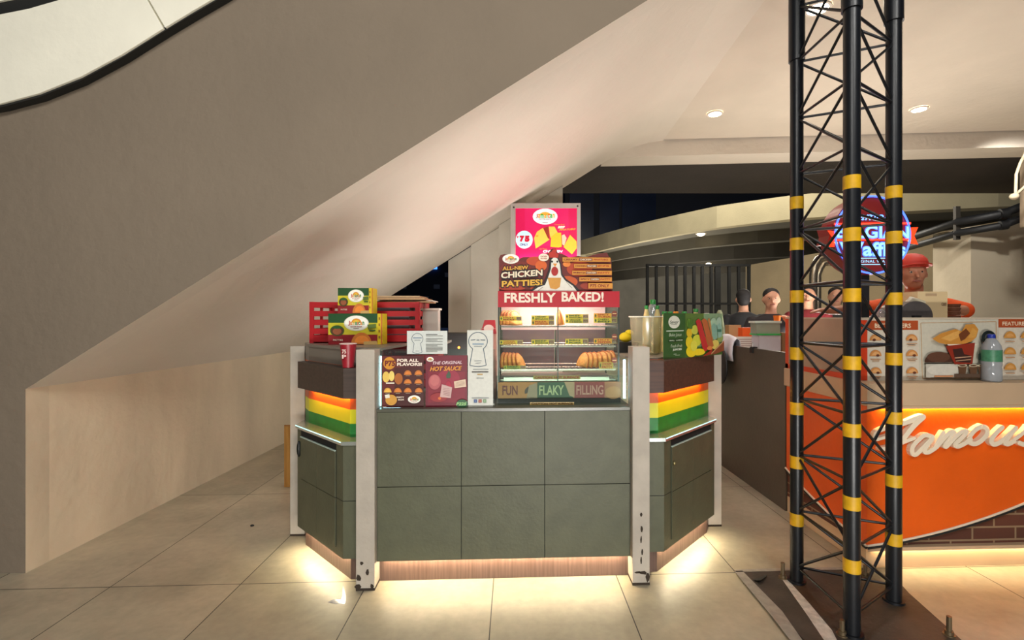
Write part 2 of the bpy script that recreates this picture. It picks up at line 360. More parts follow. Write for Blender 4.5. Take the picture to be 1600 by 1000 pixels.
roundlamp(1278,12,3.249,.062,50,'ceiling_light','brightest ceiling downlight, seen between the tops of the truss legs',13,WARM,'downlights in the pale ceiling')
roundlamp(1095,365,3.499,.11,12,'flyover_light','upper small white lamp under the curved flyover',30,COOL,'lamps under the flyover')
roundlamp(1107,413,2.949,.11,12,'flyover_light','lower small white lamp under the curved flyover',30,COOL,'lamps under the flyover')

# dim walls and railing under the flyover
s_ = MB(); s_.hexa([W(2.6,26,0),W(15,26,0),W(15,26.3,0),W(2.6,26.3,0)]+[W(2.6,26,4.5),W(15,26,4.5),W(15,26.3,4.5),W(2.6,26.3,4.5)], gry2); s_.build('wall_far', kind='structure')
brn = M('plaster_greybrown', (122,108,84), .85, noise=.14, scale=1.4, bump=.3)  # grey-brown wall tone, slightly mottled
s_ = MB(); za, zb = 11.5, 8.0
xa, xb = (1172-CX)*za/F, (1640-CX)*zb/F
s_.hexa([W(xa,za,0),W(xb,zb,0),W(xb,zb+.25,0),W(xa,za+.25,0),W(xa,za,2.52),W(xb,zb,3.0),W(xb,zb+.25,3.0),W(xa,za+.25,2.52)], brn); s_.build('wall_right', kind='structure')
rail = M('black_iron', (20,21,22), .45, metal=.4, noise=.1)
t = thing('iron_fence', W((1085-CX)*10.5/F,10.5,0), 'tall black iron bar fence behind the stall under the flyover', 'fence')
bars = [1012,1026,1043,1057,1071,1085,1098,1112,1122,1140,1155,1171]
for px in bars:
    q = MB(); X = (px-CX)*10.5/F; wd = .028 if px not in (1122,) else .06
    q.hexa([W(X-wd,10.5,0),W(X+wd,10.5,0),W(X+wd,10.56,0),W(X-wd,10.56,0),W(X-wd,10.5,2.38),W(X+wd,10.5,2.38),W(X+wd,10.56,2.38),W(X-wd,10.56,2.38)], rail); q.build('bar', t)
for h in (.35, 2.38, 1.55):
    q = MB(); x0, x1 = (1010-CX)*10.5/F, (1173-CX)*10.5/F
    q.hexa([W(x0,10.49,h),W(x1,10.49,h),W(x1,10.57,h),W(x0,10.57,h),W(x0,10.49,h+.05),W(x1,10.49,h+.05),W(x1,10.57,h+.05),W(x0,10.57,h+.05)], rail); q.build('rail', t)
# pale wall block on the far right, with black pipes over it
s_ = MB(); x0 = (1517-CX)*6.3/F
s_.hexa([W(x0,6.3,0),W(x0+2.4,6.3,0),W(x0+2.4,6.9,0),W(x0,6.9,0),W(x0,6.3,2.46),W(x0+2.4,6.3,2.72),W(x0+2.4,6.9,2.72),W(x0,6.9,2.46)], M('plaster_grey', (186,174,152), .85, noise=.1, scale=1.5, bump=.4, bscale=14)); s_.build('wall_pier', kind='structure')
pipe = M('black_pipe', (18,19,22), .55, noise=.2)
for k,(dz,lab) in enumerate(((0,'upper thick black pipe running along the wall at far right'),(-.14,'lower black pipe running along the wall at far right'))):
    t = thing('drain_pipe', P(1480,352,6.9), lab, 'pipe')
    q = MB(); q.tube([P(1410,376,7.7)+Vector((0,0,dz)), P(1500,346,6.1)+Vector((0,0,dz)), P(1568,334,5.9)+Vector((0,0,dz)), P(1603,320,5.85)+Vector((0,0,dz))], .050-.006*k, pipe, 12); q.build('pipe_run', t)
    q = MB(); q.tube([P(1562,334.5,5.9)+Vector((0,0,dz)), P(1574,333,5.88)+Vector((0,0,dz))], .062-.006*k, pipe, 12); q.build('pipe_collar', t)
q = MB(); q.box(-.03,.03,-.02,.02,-.2,.22,M('steel_bracket',(70,66,60),.5,metal=.5)); o = q.build('pipe_bracket', label='grey steel strap holding the black pipes at far right', cat='bracket', local=True); o.location = P(1495,350,6.16)
# conduit with junction knob in the top right corner
t = thing('wall_conduit', P(1590,305,5.2), 'bent pale cable conduit with a round junction box near the right edge', 'conduit')
cnd = M('conduit_beige', (196,178,150), .6)
q = MB(); q.tube([P(1604,236,5.2),P(1594,255,5.2),P(1588,272,5.2),P(1587,302,5.2)], .014, cnd); q.tube([P(1587,304,5.2),P(1602,291,5.2),P(1615,283,5.2)], .014, cnd); q.build('conduit', t)
q = MB(); q.ball(P(1585,307,5.2), (.045,.04,.035), cnd); q.build('junction_box', t)
q = MB(); q.hexa([W((x-CX)*5.3/F,5.3+d,h) for h in (2.3,3.07) for x,d in ((1622,0),(1700,0),(1700,.2),(1622,.2))], M('plaster_brown',(140,122,100),.85,noise=.1)); q.build('wall_corner', kind='structure')

# night buildings beyond
nb = M('dark_facade', (20,25,38), .8, noise=.2, scale=.3); ng = M('night_glass', (26,36,60), .3, noise=.3, scale=.4)
t = thing('distant_tower', P(655,500,60), 'dark distant building with a blue light strip, seen through the gap under the stair', 'building')
q = MB(); q.box(-16.5,-6.5,58,66,0,10.4,nb); q.build('facade', t)
for i in range(6):
    for j in range(5):
        if (i*3+j*5)%4: continue
    q = MB(); q.box(-14.6+i*1.3,-13.9+i*1.3,57.9,58,3.2+(i%3)*1.4,3.7+(i%3)*1.4,M('dim_window',(52,58,72),.4,emit=.12)); q.build('window', t)
q = MB(); q.box(-10.3,-9.0,57.8,57.95,6.9,7.2,M('blue_light',(60,130,255),.4,emit=3)); q.build('light_strip', t)
t = thing('dark_block', P(930,400,34), 'navy glazed building face in the dark above the lit menu sign', 'building')
q = MB(); q.box(3.6,22,34,38,0,13,nb); q.build('facade', t)
for x0,x1 in ((3.9,5.6),(6.0,7.4),(7.6,10)):
    q = MB(); q.box(x0,x1,33.9,34,.5,12.5,ng); q.build('window', t)
# second curved wall piece visible far left of the pier through the gap is open night
# ================================================================== the patty stall
lam = M('laminate_olive', (81,83,63), .5, noise=.10, scale=12, bump=.12, bscale=60)
lam_d = M('laminate_gap', (28,30,24), .8)
postm = M('post_cream', (172,163,150), .65, noise=.1, scale=9, bump=.15, bscale=50)
chip = M('chipped_dark', (50,40,30), .9)
wal = wood('walnut_skirting', (84,62,54), (106,82,72), .45, 2, 26)
wdk = wood('dark_oak', (62,50,44), (74,60,52), .5, 0, 22)
wbr = wood('brown_oak', (66,44,36), (84,56,44), .5, 0, 22)
grl = M('laminate_grey', (120,112,102), .35, noise=.1, scale=5)
alu = M('brushed_aluminium', (205,215,212), .25, metal=.85, noise=.05)
led_w = M('led_warm', (255,196,130), .4, emit=26, noise=0, ecol=(255,205,140))
led_n = M('led_neutral', (255,238,200), .4, emit=95, noise=0, ecol=(255,238,200))
led_c = M('led_cool', (200,245,255), .4, emit=9, noise=0, ecol=(190,240,255))
led_o = M('led_amber', (255,200,100), .4, emit=62, noise=0, ecol=(255,180,70))
blk = M('black_matt', (18,18,18), .6)
def post(x0, x1, y0, y1, h, parent, chips=()):
    q = MB(); q.box(x0,x1,y0,y1,0,h,postm); q.box(x0-.001,x1+.001,y0-.001,y1+.001,0,.012,chip)
    for (u,v,a,b_) in chips:                                       # knocks in the paint, dark filler showing
        pts = [(x0+(x1-x0)*(u+a*math.cos(k*1.05)*random.uniform(.6,1.1)), v+b_*math.sin(k*1.05)*random.uniform(.6,1.1)) for k in range(6)]
        q.add([Vector((x,y0-.0008,z)) for x,z in pts], [tuple(range(6))], chip)
    return q.build('post', parent, bevel=0)
XL, XR = -.655, .572
k = thing('stall_counter', (-.04,2.6,0), 'middle front counter of the patty stall, olive grey tile panels over a lit walnut skirting', 'counter')
q = MB(); q.box(XL,XR,2.42,2.44,0,.118,wal); q.build('skirting', k)
q = MB(); q.box(XL,XR,2.375,2.60,.118,.836,lam_d)
gx = [XL, Q(721,700,2.37).x, Q(851,700,2.37).x, XR]; gz = [.118,.476,.836]
for i in range(3):
    for j in range(2):
        g = .0018; q.box(gx[i]+g,gx[i+1]-g,2.368,2.38,gz[j]+g,gz[j+1]-g,lam)
q.build('front_panel', k)
q = MB(); q.box(XL,XR,2.6,2.92,0,.836,lam_d); q.build('body', k)
q = MB(); q.box(XL-.01,XR+.01,2.366,2.93,.836,.850,M('counter_laminate',(84,84,72),.3,noise=.1)); q.build('worktop', k)
q = MB()
q.box(XL+.03,XR-.02,2.392,2.402,.112,.1175,led_n); q.build('light_strip', k)
q = MB(); n = 46
for i in range(n):
    x = XL+.05+(XR-XL-.08)*i/(n-1); q.box(x-.003,x+.003,2.4045,2.4105,.111,.1175,led_w)
q.build('light_dots', k)
post(-.742,-.656,2.335,2.425,1.137,k,[(.3,.13,.14,.012),(.15,.06,.16,.02),(.62,.085,.12,.02),(.1,.02,.2,.016),(.85,.02,.12,.015)])
post(.573,.655,2.325,2.42,1.147,k,[(.5,.34,.08,.012),(.52,.27,.1,.02),(.5,.22,.07,.02),(.56,.16,.08,.022),(.5,.12,.06,.02),(.3,.062,.3,.008),(.6,.06,.35,.01),(.9,.04,.15,.03)])
# clear guard in front, cool light tubes at its ends
gl = GL('guard_glass', (238,246,242), .05, .02, .015)
ged = M('glass_edge', (70,130,110), .2, noise=0)
q = MB(); q.box(XL+.003,-.09,2.410,2.415,.852,1.134,gl); q.build('guard_sheet', k)
q = MB(); q.box(-.088,XR-.004,2.430,2.434,.852,1.00,gl); q.build('guard_sheet', k)
for x0,x1,z0,z1 in ((XL+.001,XL+.006,.855,1.10),):
    q = MB(); q.box(x0,x1,2.425,2.432,z0,z1,led_c); q.build('light_tube', k)
q = MB(); q.box(XR-.016,XR-.006,2.445,2.453,.88,1.075,led_c); q.build('light_tube', k)
q = MB(); q.box(XL+.006,XL+.09,2.46,2.47,.852,.862,led_c); q.build('light_tube', k)
q = MB(); q.box(XL+.008,XL+.014,2.418,2.43,.852,1.07,ged); q.build('corner_strip', k)

def wing(sgn, m, bh, lab):
    """side cabinet running back at 45 degrees from a front post"""
    if sgn < 0: A,B,Cc,D,E,G = (-.744,2.40),(-.825,2.40),(-1.21,2.79),(-1.225,2.93),(-1.0,3.0),(-.744,2.76)
    else: A,B,Cc,D,E,G = (.657,2.405),(.751,2.405),(1.189,2.843),(1.192,2.94),(1.0,3.05),(.657,2.78)
    n45 = Vector((B[1]-Cc[1], -(B[0]-Cc[0]))).normalized()
    if n45.y > 0: n45 = -n45
    def inset(d, dy=None):
        """footprint moved back by d from both outer faces"""
        dy = d if dy is None else dy
        u = Vector((Cc[0]-B[0], Cc[1]-B[1])).normalized(); p = Vector(B)-n45*d
        tt = (B[1]+dy-p.y)/u.y; Bn = p+u*tt; Cn = Vector(Cc)-n45*d
        return (A[0],A[1]+dy), (Bn.x,Bn.y), (Cn.x,Cn.y)
    t = thing('wing_cabinet', (B[0],B[1],0), lab, 'cabinet', 'side cabinets of the patty stall')
    def pr(p3, z0, z1, m_, back=True):
        poly = list(p3)+[D,E,G]; q = MB(); q.prism(poly, z0, z1, m_); return q
    i4 = inset(.045,.04)
    pr(i4, 0, .12, wal).build('skirting', t)
    pr((A,B,Cc), .12, .672, lam).build('body', t)
    pr(inset(-.012), .672, .69, alu).build('ledge', t)
    i6 = inset(.062,.082); z1,z2,z3,z4 = (.757,.828,.895,1.043) if sgn < 0 else (.772,.848,.912,1.072)
    og, ye, gn = M('stripe_orange',(214,92,28),.4,noise=.05), M('stripe_yellow',(212,208,30),.4,noise=.05), M('stripe_green',(18,120,44),.4,noise=.18,scale=18)
    q = MB(); q.prism(list(i6)+[D,E,G], .69, z1, gn); q.prism(list(i6)+[D,E,G], z1, z2, ye); q.prism(list(i6)+[D,E,G], z2, z4+.001, og); q.build('stripe_panel', t)
    q = MB(); q.prism(list(inset(0))+list(i6)[::-1], z3, z4, bh); q.build('header_box', t, bevel=.002)
    # panel and slab on top (the right one is only a thin sheet)
    if sgn < 0:
        q = MB(); q.prism(list(i6)+[D,E,G], z4+.001, 1.126, grl); q.build('upper_panel', t)
        sl = [(-.744,2.47),inset(.05,.07)[1],inset(.05)[2],(-1.23,2.935),(-1.2,3.25),(-.41,3.25),(-.41,2.97),(-.60,2.90),(-.655,2.44),(-.744,2.44)]; zs0, zs1 = 1.126, 1.14
    else: sl = [inset(.064,.084)[0],inset(.064,.084)[1],inset(.064)[2],(1.195,2.96),(1.1,3.25),(.60,3.25),(.60,2.60),(.657,2.60)]; zs0, zs1 = z4+.001, z4+.009
    q = MB(); q.prism(sl, zs0, zs1, grl); q.build('top_slab', t)
    # amber strip under the header, warm strip under the body, cool edge line
    def diag(d, s0, s1, wdt, z0, z1, m_, name):
        a = Vector(B)-n45*d; u = Vector((Cc[0]-B[0], Cc[1]-B[1])); Lh = u.length; u.normalize()
        a0 = a+u*s0; a1 = a+u*(Lh+s1); w_ = n45*wdt; q = MB()
        q.hexa([(a0.x,a0.y,z0),(a1.x,a1.y,z0),(a1.x-w_.x,a1.y-w_.y,z0),(a0.x-w_.x,a0.y-w_.y,z0),(a0.x,a0.y,z1),(a1.x,a1.y,z1),(a1.x-w_.x,a1.y-w_.y,z1),(a0.x-w_.x,a0.y-w_.y,z1)], m_)
        return q.build(name, t)
    diag(.040, .05, -.07, .010, z3-.007, z3-.0005, led_o, 'light_strip')
    diag(.020, .03, -.03, .010, .113, .1195, led_n, 'light_strip')
    diag(-.0125, .0, .0, .003, .684, .6895, M('lit_edge',(190,240,240),.3,emit=1.1,noise=0,ecol=(190,240,240)), 'edge_line')
    # door with tile joints, dark reveal, knob
    u = Vector((Cc[0]-B[0], Cc[1]-B[1])); Lh = u.length; u.normalize()
    def pt(s, d, z): v = Vector(B)+u*s+n45*d; return (v.x, v.y, z)
    def pnl(s0,s1,z0,z1,d0,d1,m_,q):
        q.hexa([pt(s0,d0,z0),pt(s1,d0,z0),pt(s1,d1,z0),pt(s0,d1,z0),pt(s0,d0,z1),pt(s1,d0,z1),pt(s1,d1,z1),pt(s0,d1,z1)], m_); return q
    q = MB(); s0, s1 = .075, Lh-.055; sm = (s0+s1)/2; zt = .628; zm = .40
    pnl(s0-.004,s1+.004,.156,.664,.0003,.001,M('reveal_black',(10,11,10),.8),q); q.build('door_gap', t)
    q = MB()
    for a0,a1 in ((s0,sm-.0015),(sm+.0015,s1)):
        for b0,b1 in ((.160,zm-.0015),(zm+.0015,zt)): pnl(a0,a1,b0,b1,.001,.006,lam,q)
    d_ = q.build('door', t)
    q = MB(); pnl(s0,s1,zt,zt+.006,.001,.008,M('door_edge_light',(170,190,180),.3,noise=0),q); q.build('door_edge', d_)
    if sgn > 0:
        q = MB(); c = Vector(pt(s0+.012,.012,.545)); q.ball(c,.009,M('brass_lock',(150,140,100),.3,metal=.8)); q.build('knob', d_)
    else:
        q = MB(); c = Vector(pt(s1+.02,.006,.56)); q.ball(c,(.012,.012,.045),M('hinge_black',(12,16,14),.5)); q.build('handle_hole', d_)
    q = MB(); pnl(0,.075,zm-.0015,zm+.0015,.0002,.0008,lam_d,q); q.box(min(A[0],B[0]),max(A[0],B[0]),B[1]-.0008,B[1],zm-.0015,zm+.0015,lam_d); q.build('tile_joint', t)
    # back post and side sheet
    if sgn < 0: post(-1.315,-1.232,2.935,3.02,1.119,t)
    else: post(1.199,1.281,2.955,3.04,1.11,t)
    return t
wing(-1, lam, wdk, 'left striped side cabinet of the patty stall, with a dark header box, nearest the stair')
wing(1, lam, wbr, 'right striped side cabinet of the patty stall, with a brown header box')

# ------------------------------------------------------------------ hot food case
HY = 2.50
hx0, hx1 = QX(778,HY), QX(968,HY); HZ0, HZ1 = .8505, QZ(870,455,HY); HB = HY+.36
sst = M('stainless_steel', (196,192,184), .28, metal=.8, noise=.06)
chrome = M('chrome_wire', (210,205,195), .2, metal=.9, noise=0)
redh = M('header_red', (176,18,36), .4, noise=.04)
hc = thing('hot_food_case', ((hx0+hx1)/2,HY+.18,HZ0), 'glass hot food case with a red header reading FRESHLY BAKED!, standing on the middle counter', 'food warmer')
zb1, zb0 = QZ(870,597,HY), QZ(870,622,HY)                           # printed base strip
q = MB(); q.box(hx0,hx1+.006,HY+.005,HB,HZ0,zb1-.002,M('case_base_dark',(38,44,38),.4)); q.build('base', hc)
q = MB(); q.box(hx0,hx1+.006,HY,HY+.005,zb0,zb1,PR((196,132,62)))
c = Card(q,(hx0,HY-.0004,zb0),(hx1+.006,HY-.0004,zb0),(hx0,HY-.0004,zb1),(777,597,972,622))
c.rect(777,597,838,622,(202,132,58)); c.ell(830,612,11,9,(70,46,30),a0=20,a1=200); c.poly([(822,622),(826,602),(838,598),(840,622)],(176,150,120))
c.rect(839,597,896,622,(38,84,48)); c.poly([(882,597),(898,597),(898,621),(890,618)],(196,160,120)); c.rect(898,597,946,622,(150,34,34)); c.rect(946,597,972,622,(176,112,74)); c.ell(960,614,13,10,(196,134,84))
c.text('FUN',784,602,808,617,(120,36,24),.025); c.text('FLAKY',842,602,881,617,(196,206,150),.02); c.text('FILLING',901,602,944,617,(214,150,130),.02)
q.build('printed_strip', hc)
q = MB(); q.box(hx0,hx1,HY,HY+.006,QZ(870,480,HY),HZ1,redh); q.box(hx0,hx1,HY+.006,HB,HZ1-.02,HZ1,redh)
zh0 = QZ(870,480,HY); c = Card(q,(hx0,HY-.0004,zh0),(hx1,HY-.0004,zh0),(hx0,HY-.0004,HZ1),(778,455,968,480))
c.text('FRESHLY',788,457.5,868,473,(236,220,200),.035); c.text('BAKED!',877,456,943,471.5,(236,220,200),.035)
q.build('header', hc)
for x in (hx0, hx1-.008):
    q = MB(); q.box(x,x+.008,HY+.004,HY+.012,zb1,zh0,M('case_frame_dark',(60,66,60),.35,metal=.5)); q.box(x,x+.008,HB-.01,HB,HZ0,HZ1-.02,M('case_frame_dark')); q.build('corner_post', hc)
xm = QX(872,HY)
q = MB(); q.box(xm-.0025,xm+.0025,HY+.006,HY+.011,zb1,zh0,M('case_frame_dark')); q.build('centre_post', hc)
cg = GL('case_glass', (246,250,246), .045, .02, .008)
q = MB(); q.box(hx0+.008,xm-.003,HY+.001,HY+.003,zb1+.001,zh0-.001,cg); q.build('glass_pane', hc)
q = MB(); q.box(xm+.003,hx1-.008,HY+.001,HY+.003,zb1+.001,zh0-.001,cg); q.build('glass_pane', hc)
for x in (hx0+.002,hx1-.004):
    q = MB(); q.box(x,x+.002,HY+.014,HB-.012,zb1,HZ1-.022,cg); q.build('glass_pane', hc)
q = MB(); zk = QZ(870,515,HB); q.box(hx0+.008,hx1-.008,HB-.006,HB-.002,zk,HZ1-.02,M('case_back_panel',(190,176,178),.3,noise=.1,scale=3)); q.build('back_panel', hc)
for x0_,x1_ in ((hx0+.008,xm+.01),(xm+.012,hx1-.008)):  # lower back of the case, darker than the panel above
    q = MB(); q.box(x0_,x1_,HB-.005,HB-.002,HZ0+.13,zk,M('sliding_door_dark',(92,84,88),.12,noise=.15,scale=4)); q.box(x0_,x0_+.008,HB-.008,HB-.005,HZ0+.13,zk,M('case_frame_dark')); q.build('sliding_door', hc)
q = MB(); zt = QZ(870,590,HY); q.box(hx0+.012,hx1-.012,HY+.03,HB-.012,zb1,zb1+.01,sst); q.box(hx0+.03,hx1-.05,HY+.020,HY+.03,zb1,zt,sst); q.build('tray', hc)
q = MB(); a0,a1 = QX(834,HY),QX(907,HY); zc0,zc1 = QZ(870,592,HY+.02),QZ(870,587.5,HY+.02)
q.box(a0-.002,a1+.002,HY+.0185,HY+.0195,zc0-.002,zc1+.002,PR((206,176,96)))
c = Card(q,(a0,HY+.0182,zc0),(a1,HY+.0182,zc0),(a0,HY+.0182,zc1),(0,0,100,8)); c.text('CAUTION: HOT SURFACE',2,.8,98,7.2,(190,70,10),.06); q.build('caution_label', hc)
SH = [QZ(870,y,HY+.02) for y in (509.5,540.5,577)]
for i,z in enumerate(SH):
    q = MB(); y0,y1 = HY+.03,HB-.03; x0,x1 = hx0+.014,hx1-.014
    q.box(x0,x1,y0-.002,y0+.001,z-.007,z+.001,chrome); q.tube([(x0,y1,z),(x1,y1,z)],.002,chrome,6); q.tube([(x0,(y0+y1)/2,z-.004),(x1,(y0+y1)/2,z-.004)],.0018,chrome,6)
    for kx in range(34): x = x0+.006+(x1-x0-.012)*kx/33; q.tube([(x,y0,z),(x,y1,z)],.0013,chrome,5,False)
    q.build('wire_shelf', hc)
for px in (832,893):
    c0 = Q(px,483,HY+.10); q = MB(); q.lathe([(.006,.012),(.018,.010),(.026,.0),(.02,-.014),(.008,-.02)][::-1], (c0.x,c0.y,HZ1-.044), M('heat_lamp_glow',(255,214,190),.3,emit=60,noise=0,ecol=(255,206,176)), 16); q.build('heat_lamp', hc)
o = area('case_heat_glow', (0,0,0), (0,0,-1), .5, 5.6, (1,.82,.76), .2); o.parent = hc; o.location = (0,-.02,HZ1-.03-HZ0)
for py in (490,526,563,):
    q = MB(); a = Q(960,py,HY); q.lathe([(.0145,-.0005),(.0145,0)],(0,0,0),PR((120,50,26)),16)
    q.v = [Vector((a.x+v.x, HY-.0006+v.z, a.z+v.y)) for v in q.v]; c = Card(q,(a.x-.0145,HY-.0014,a.z-.0145),(a.x+.0145,HY-.0014,a.z-.0145),(a.x-.0145,HY-.0014,a.z+.0145),(-1,-1,1,1)); c.rect(-.7,-.15,.7,.15,(214,180,120)); q.build('round_sticker', hc)
# price tags clipped along the shelves
def ptag(px0,px1,py0,py1,shelf,lab,rows,y=None):
    y = HY+.0245 if y is None else y
    a,b_ = QX(px0,y),QX(px1,y); z1,z0 = QZ(870,py0,y),QZ(870,py1,y); z0 = max(z0, SH[shelf]+.0022)
    q = MB(); q.box(a,b_,y,y+.0015,z0,z1,PR((228,200,50)))
    c = Card(q,(a,y-.0004,z0),(b_,y-.0004,z0),(a,y-.0004,z1),(0,0,100,20*len(rows)))
    for i,(t1,col,bg) in enumerate(rows):
        c.rect(0,20*i,100,20*i+20,bg); c.rect(76,20*i+1,99,20*i+19,(150,140,110)); c.text('P75',78,20*i+5,97,20*i+16,(120,50,30),.03)
        c.ell(7,20*i+10,3.5,6,(60,90,30)); c.text(t1[0],16,20*i+2,66,20*i+9,col,.03); c.text(t1[1],16,20*i+11,72,20*i+18,col,.03)
    return q.build('price_tag', label=lab, cat='price tag', group='price tags in the hot case')
G_, R_, YB, OB = (40,84,30),(176,50,20),(228,202,50),(232,168,46)
ptag(781,815,494.5,501,0,'thin yellow price tag in front of the standing patties at the top shelf left',[(('HOT','BEEF'),R_,YB)], HY+.006+.006)
ptag(830.5,866,493,508,0,'two-row yellow and orange price tag left of centre on the top shelf',[(('CREAMY','SPINACH'),G_,YB),(('PIZZA','SAUSAGE'),R_,OB)])
ptag(883.5,919.5,491,505,0,'two-row yellow price tag just right of the lone patty on the top shelf',[(('BEEF','PINATUBO'),G_,YB),(('VEGGIE','CHEESE'),G_,YB)])
ptag(928,964,489.5,504.5,0,'two-row price tag at the right end of the top shelf',[(('SPICY','TUNA'),R_,OB),(('CHEESY','BEEF'),G_,YB)])
ptag(781,817,531.5,538,1,'yellow price tag at the left end of the middle shelf',[(('CHICKEN','PIZZA'),R_,YB)])
ptag(830.5,866,530.5,538,1,'yellow price tag second from the left on the middle shelf',[(('BEEF','MUSHROOM'),G_,YB)])
ptag(883.5,919,529.5,538,1,'yellow price tag third from the left on the middle shelf',[(('BBQ','PORK'),G_,YB)])
ptag(928,965,529,537,1,'orange price tag at the right end of the middle shelf',[(('HOT','PEPPER'),R_,OB)])
ptag(787,821,571,578.5,2,'yellow green price tag under the five patties at bottom left of the case',[(('BEEF','CHEESE'),G_,(170,176,40))], HY+.012)
ptag(936,965,566,577,2,'pale yellow price tag before the patty row at bottom right of the case',[(('CHICKEN','PATTY'),R_,(196,170,70))], HY+.012)
# patties: golden half-moon pastries standing on edge
pst = M('pastry_golden', (204,150,76), .55, noise=.28, scale=40, bump=.5, bscale=120)
pst2 = M('pastry_crimp', (170,98,36), .6, noise=.25, scale=50)
def patty():
    t = thing('patty', (0,0,0), 'x', 'pastry', 'patties in the hot case')
    q = MB(); R, H = .052, .082; n = 18; rings = []
    prof = [(1.0,.004),(.93,.0065),(.86,.0115),(.6,.0165),(.3,.018),(.0,.018)]
    vs = []; fs = []
    # half-moon lying in the local YZ plane, thickness along X, straight fold at the bottom
    for side in (1,-1):
        base = len(vs)
        for sc_, th in prof:
            for i in range(n+1):
                a = math.pi*i/n; vs.append((side*th, -R*sc_*math.cos(a), H*(.02+.98*sc_*math.sin(a)**.8 if 0<i<n else .02)))
        m_ = n+1
        for r in range(len(prof)-1):
            for i in range(n):
                f_ = (base+r*m_+i, base+r*m_+i+1, base+(r+1)*m_+i+1, base+(r+1)*m_+i); fs.append(f_ if side > 0 else f_[::-1])
    base = (n+1)*len(prof)
    for i in range(n): fs.append((i+1,i,base+i,base+i+1))
    for r in range(len(prof)-1):                                   # close the fold
        for i in (0,n):
            a,b_ = r*(n+1)+i,(r+1)*(n+1)+i; fs.append((a,b_,base+b_,base+a))
    q.add(vs, fs, pst, True); q.build('pastry', t, local=False)
    q = MB(); q.tube([(0,-R*1.0*math.cos(math.pi*i/n), .0035+H*(.98*max(0,math.sin(math.pi*i/n))**.8)*1.0+.001) for i in range(n+1)], .0042, pst2, 6); q.build('crimped_edge', t)
    return t
p0 = patty(); used = [0]
def put_patty(x, y, z, lean, yaw, lab, s=1):
    r = p0 if not used[0] else dup(p0,(0,0,0)); used[0] = 1
    r.location = (x,y,z); r.rotation_euler = (0,lean,yaw); r.scale = (s,s,s); r['label'] = lab
def PXY(px, y): return QX(px, y)
zs = SH[2]+.003
o5 = ['leftmost','second','third','fourth','rightmost']
for i,px in enumerate((789,795,801.5,808,815)):
    put_patty(PXY(px,HY+.10), HY+.10, zs, -.10-.06*i, -.42+random.uniform(-.06,.06), o5[i]+' of the five golden patties leaning at the bottom left of the hot case', .92)
o7 = ['leftmost','second','third','fourth','fifth','sixth','rightmost']
for i,px in enumerate((909,916.5,924,931.5,939,946,952.5)):
    put_patty(PXY(px,HY+.10), HY+.10, zs, .30-.03*i, .42+random.uniform(-.08,.08), o7[i]+' of the seven golden patties in the row at bottom right of the case', 1.0 if i > 3 else .94)
for i,(px,ln) in enumerate(((788,-.02),(793.5,-.03),(799.5,-.1),(806,-.2))):
    put_patty(PXY(px,HY+.10), HY+.10, SH[0]+.003, ln, -.45-.1*i, ['leftmost','second','third','rightmost'][i]+' of the four patties standing at the left end of the top shelf', .92)
put_patty(PXY(876,HY+.09), HY+.09, SH[0]+.003, -.12, .1, 'lone patty standing on edge in the middle of the top shelf')

# ------------------------------------------------------------------ chicken banner on top of the case
TY = HY+.03; q = MB(); bx0,bx1 = QX(779.5,TY),QX(956,TY); bz0 = HZ1; bz1 = QZ(870,397,TY)
def tp(px,py): return Vector((QX(px,TY), TY, bz0+(455-py)/(455-397)*(bz1-bz0)))
top = [(779.5,455),(779.5,404),(782,399),(788,397.5),(797,398),(803,403),(810,405),(817,402),(826,401.5),(833,404),(840,401),(846,397.5),(853,397),(858,394),(862,388.5),(869,388),(871,395),(880,397),(889,402),(896,401),(903,399.5),(910,401),(918,401),(926,398),(935,396),(948,394),(952,401),(955,404),(957,455)]
q.ext([tp(*p) for p in top], (0,.006,0), PR((104,30,22)))
c = Card(q, tp(779.5,455)+Vector((0,-.0004,0)), tp(957,455)+Vector((0,-.0004,0)), tp(779.5,397)+Vector((0,-.0004,0)), (779.5,397,957,455))
for cx_,cy_,rx,ry,cl in ((836,408,14,7,(192,70,24)),(806,420,24,12,(120,34,22)),(850,450,22,6,(176,60,24)),(886,440,16,9,(196,84,30)),(905,420,20,12,(176,62,26)),(930,446,24,7,(150,50,26)),(845,415,9,8,(214,96,32)),(885,412,6,5,(226,130,50)),(800,450,20,4,(170,56,26))): c.ell(cx_,cy_,rx,ry,cl)
c.ell(798,405,13,7.5,(240,232,214)); brand_oval(c,798,405,12.5,7)
c.ell(849,402.5,8,6,(240,228,206)); c.text('CHICKEN',844,400,854,402.4,(170,40,30),.03); c.text('CRAVINGS',844,403.2,854,405.4,(170,40,30),.03)
for (tx,x0,y0,x1,y1,cl,sl) in (('ALL-NEW',785,417,825,423,(222,160,50),2),('CHICKEN',783,426,847,435.5,(238,220,190),5),('PATTIES!',784,439,847,448.5,(224,170,56),3)):
    c.text(tx,x0-1.2,y0-1.5,x1+1.5,y1+1.8,(28,16,14),.09,slope=sl); c.text(tx,x0,y0,x1,y1,cl,.035,slope=sl)
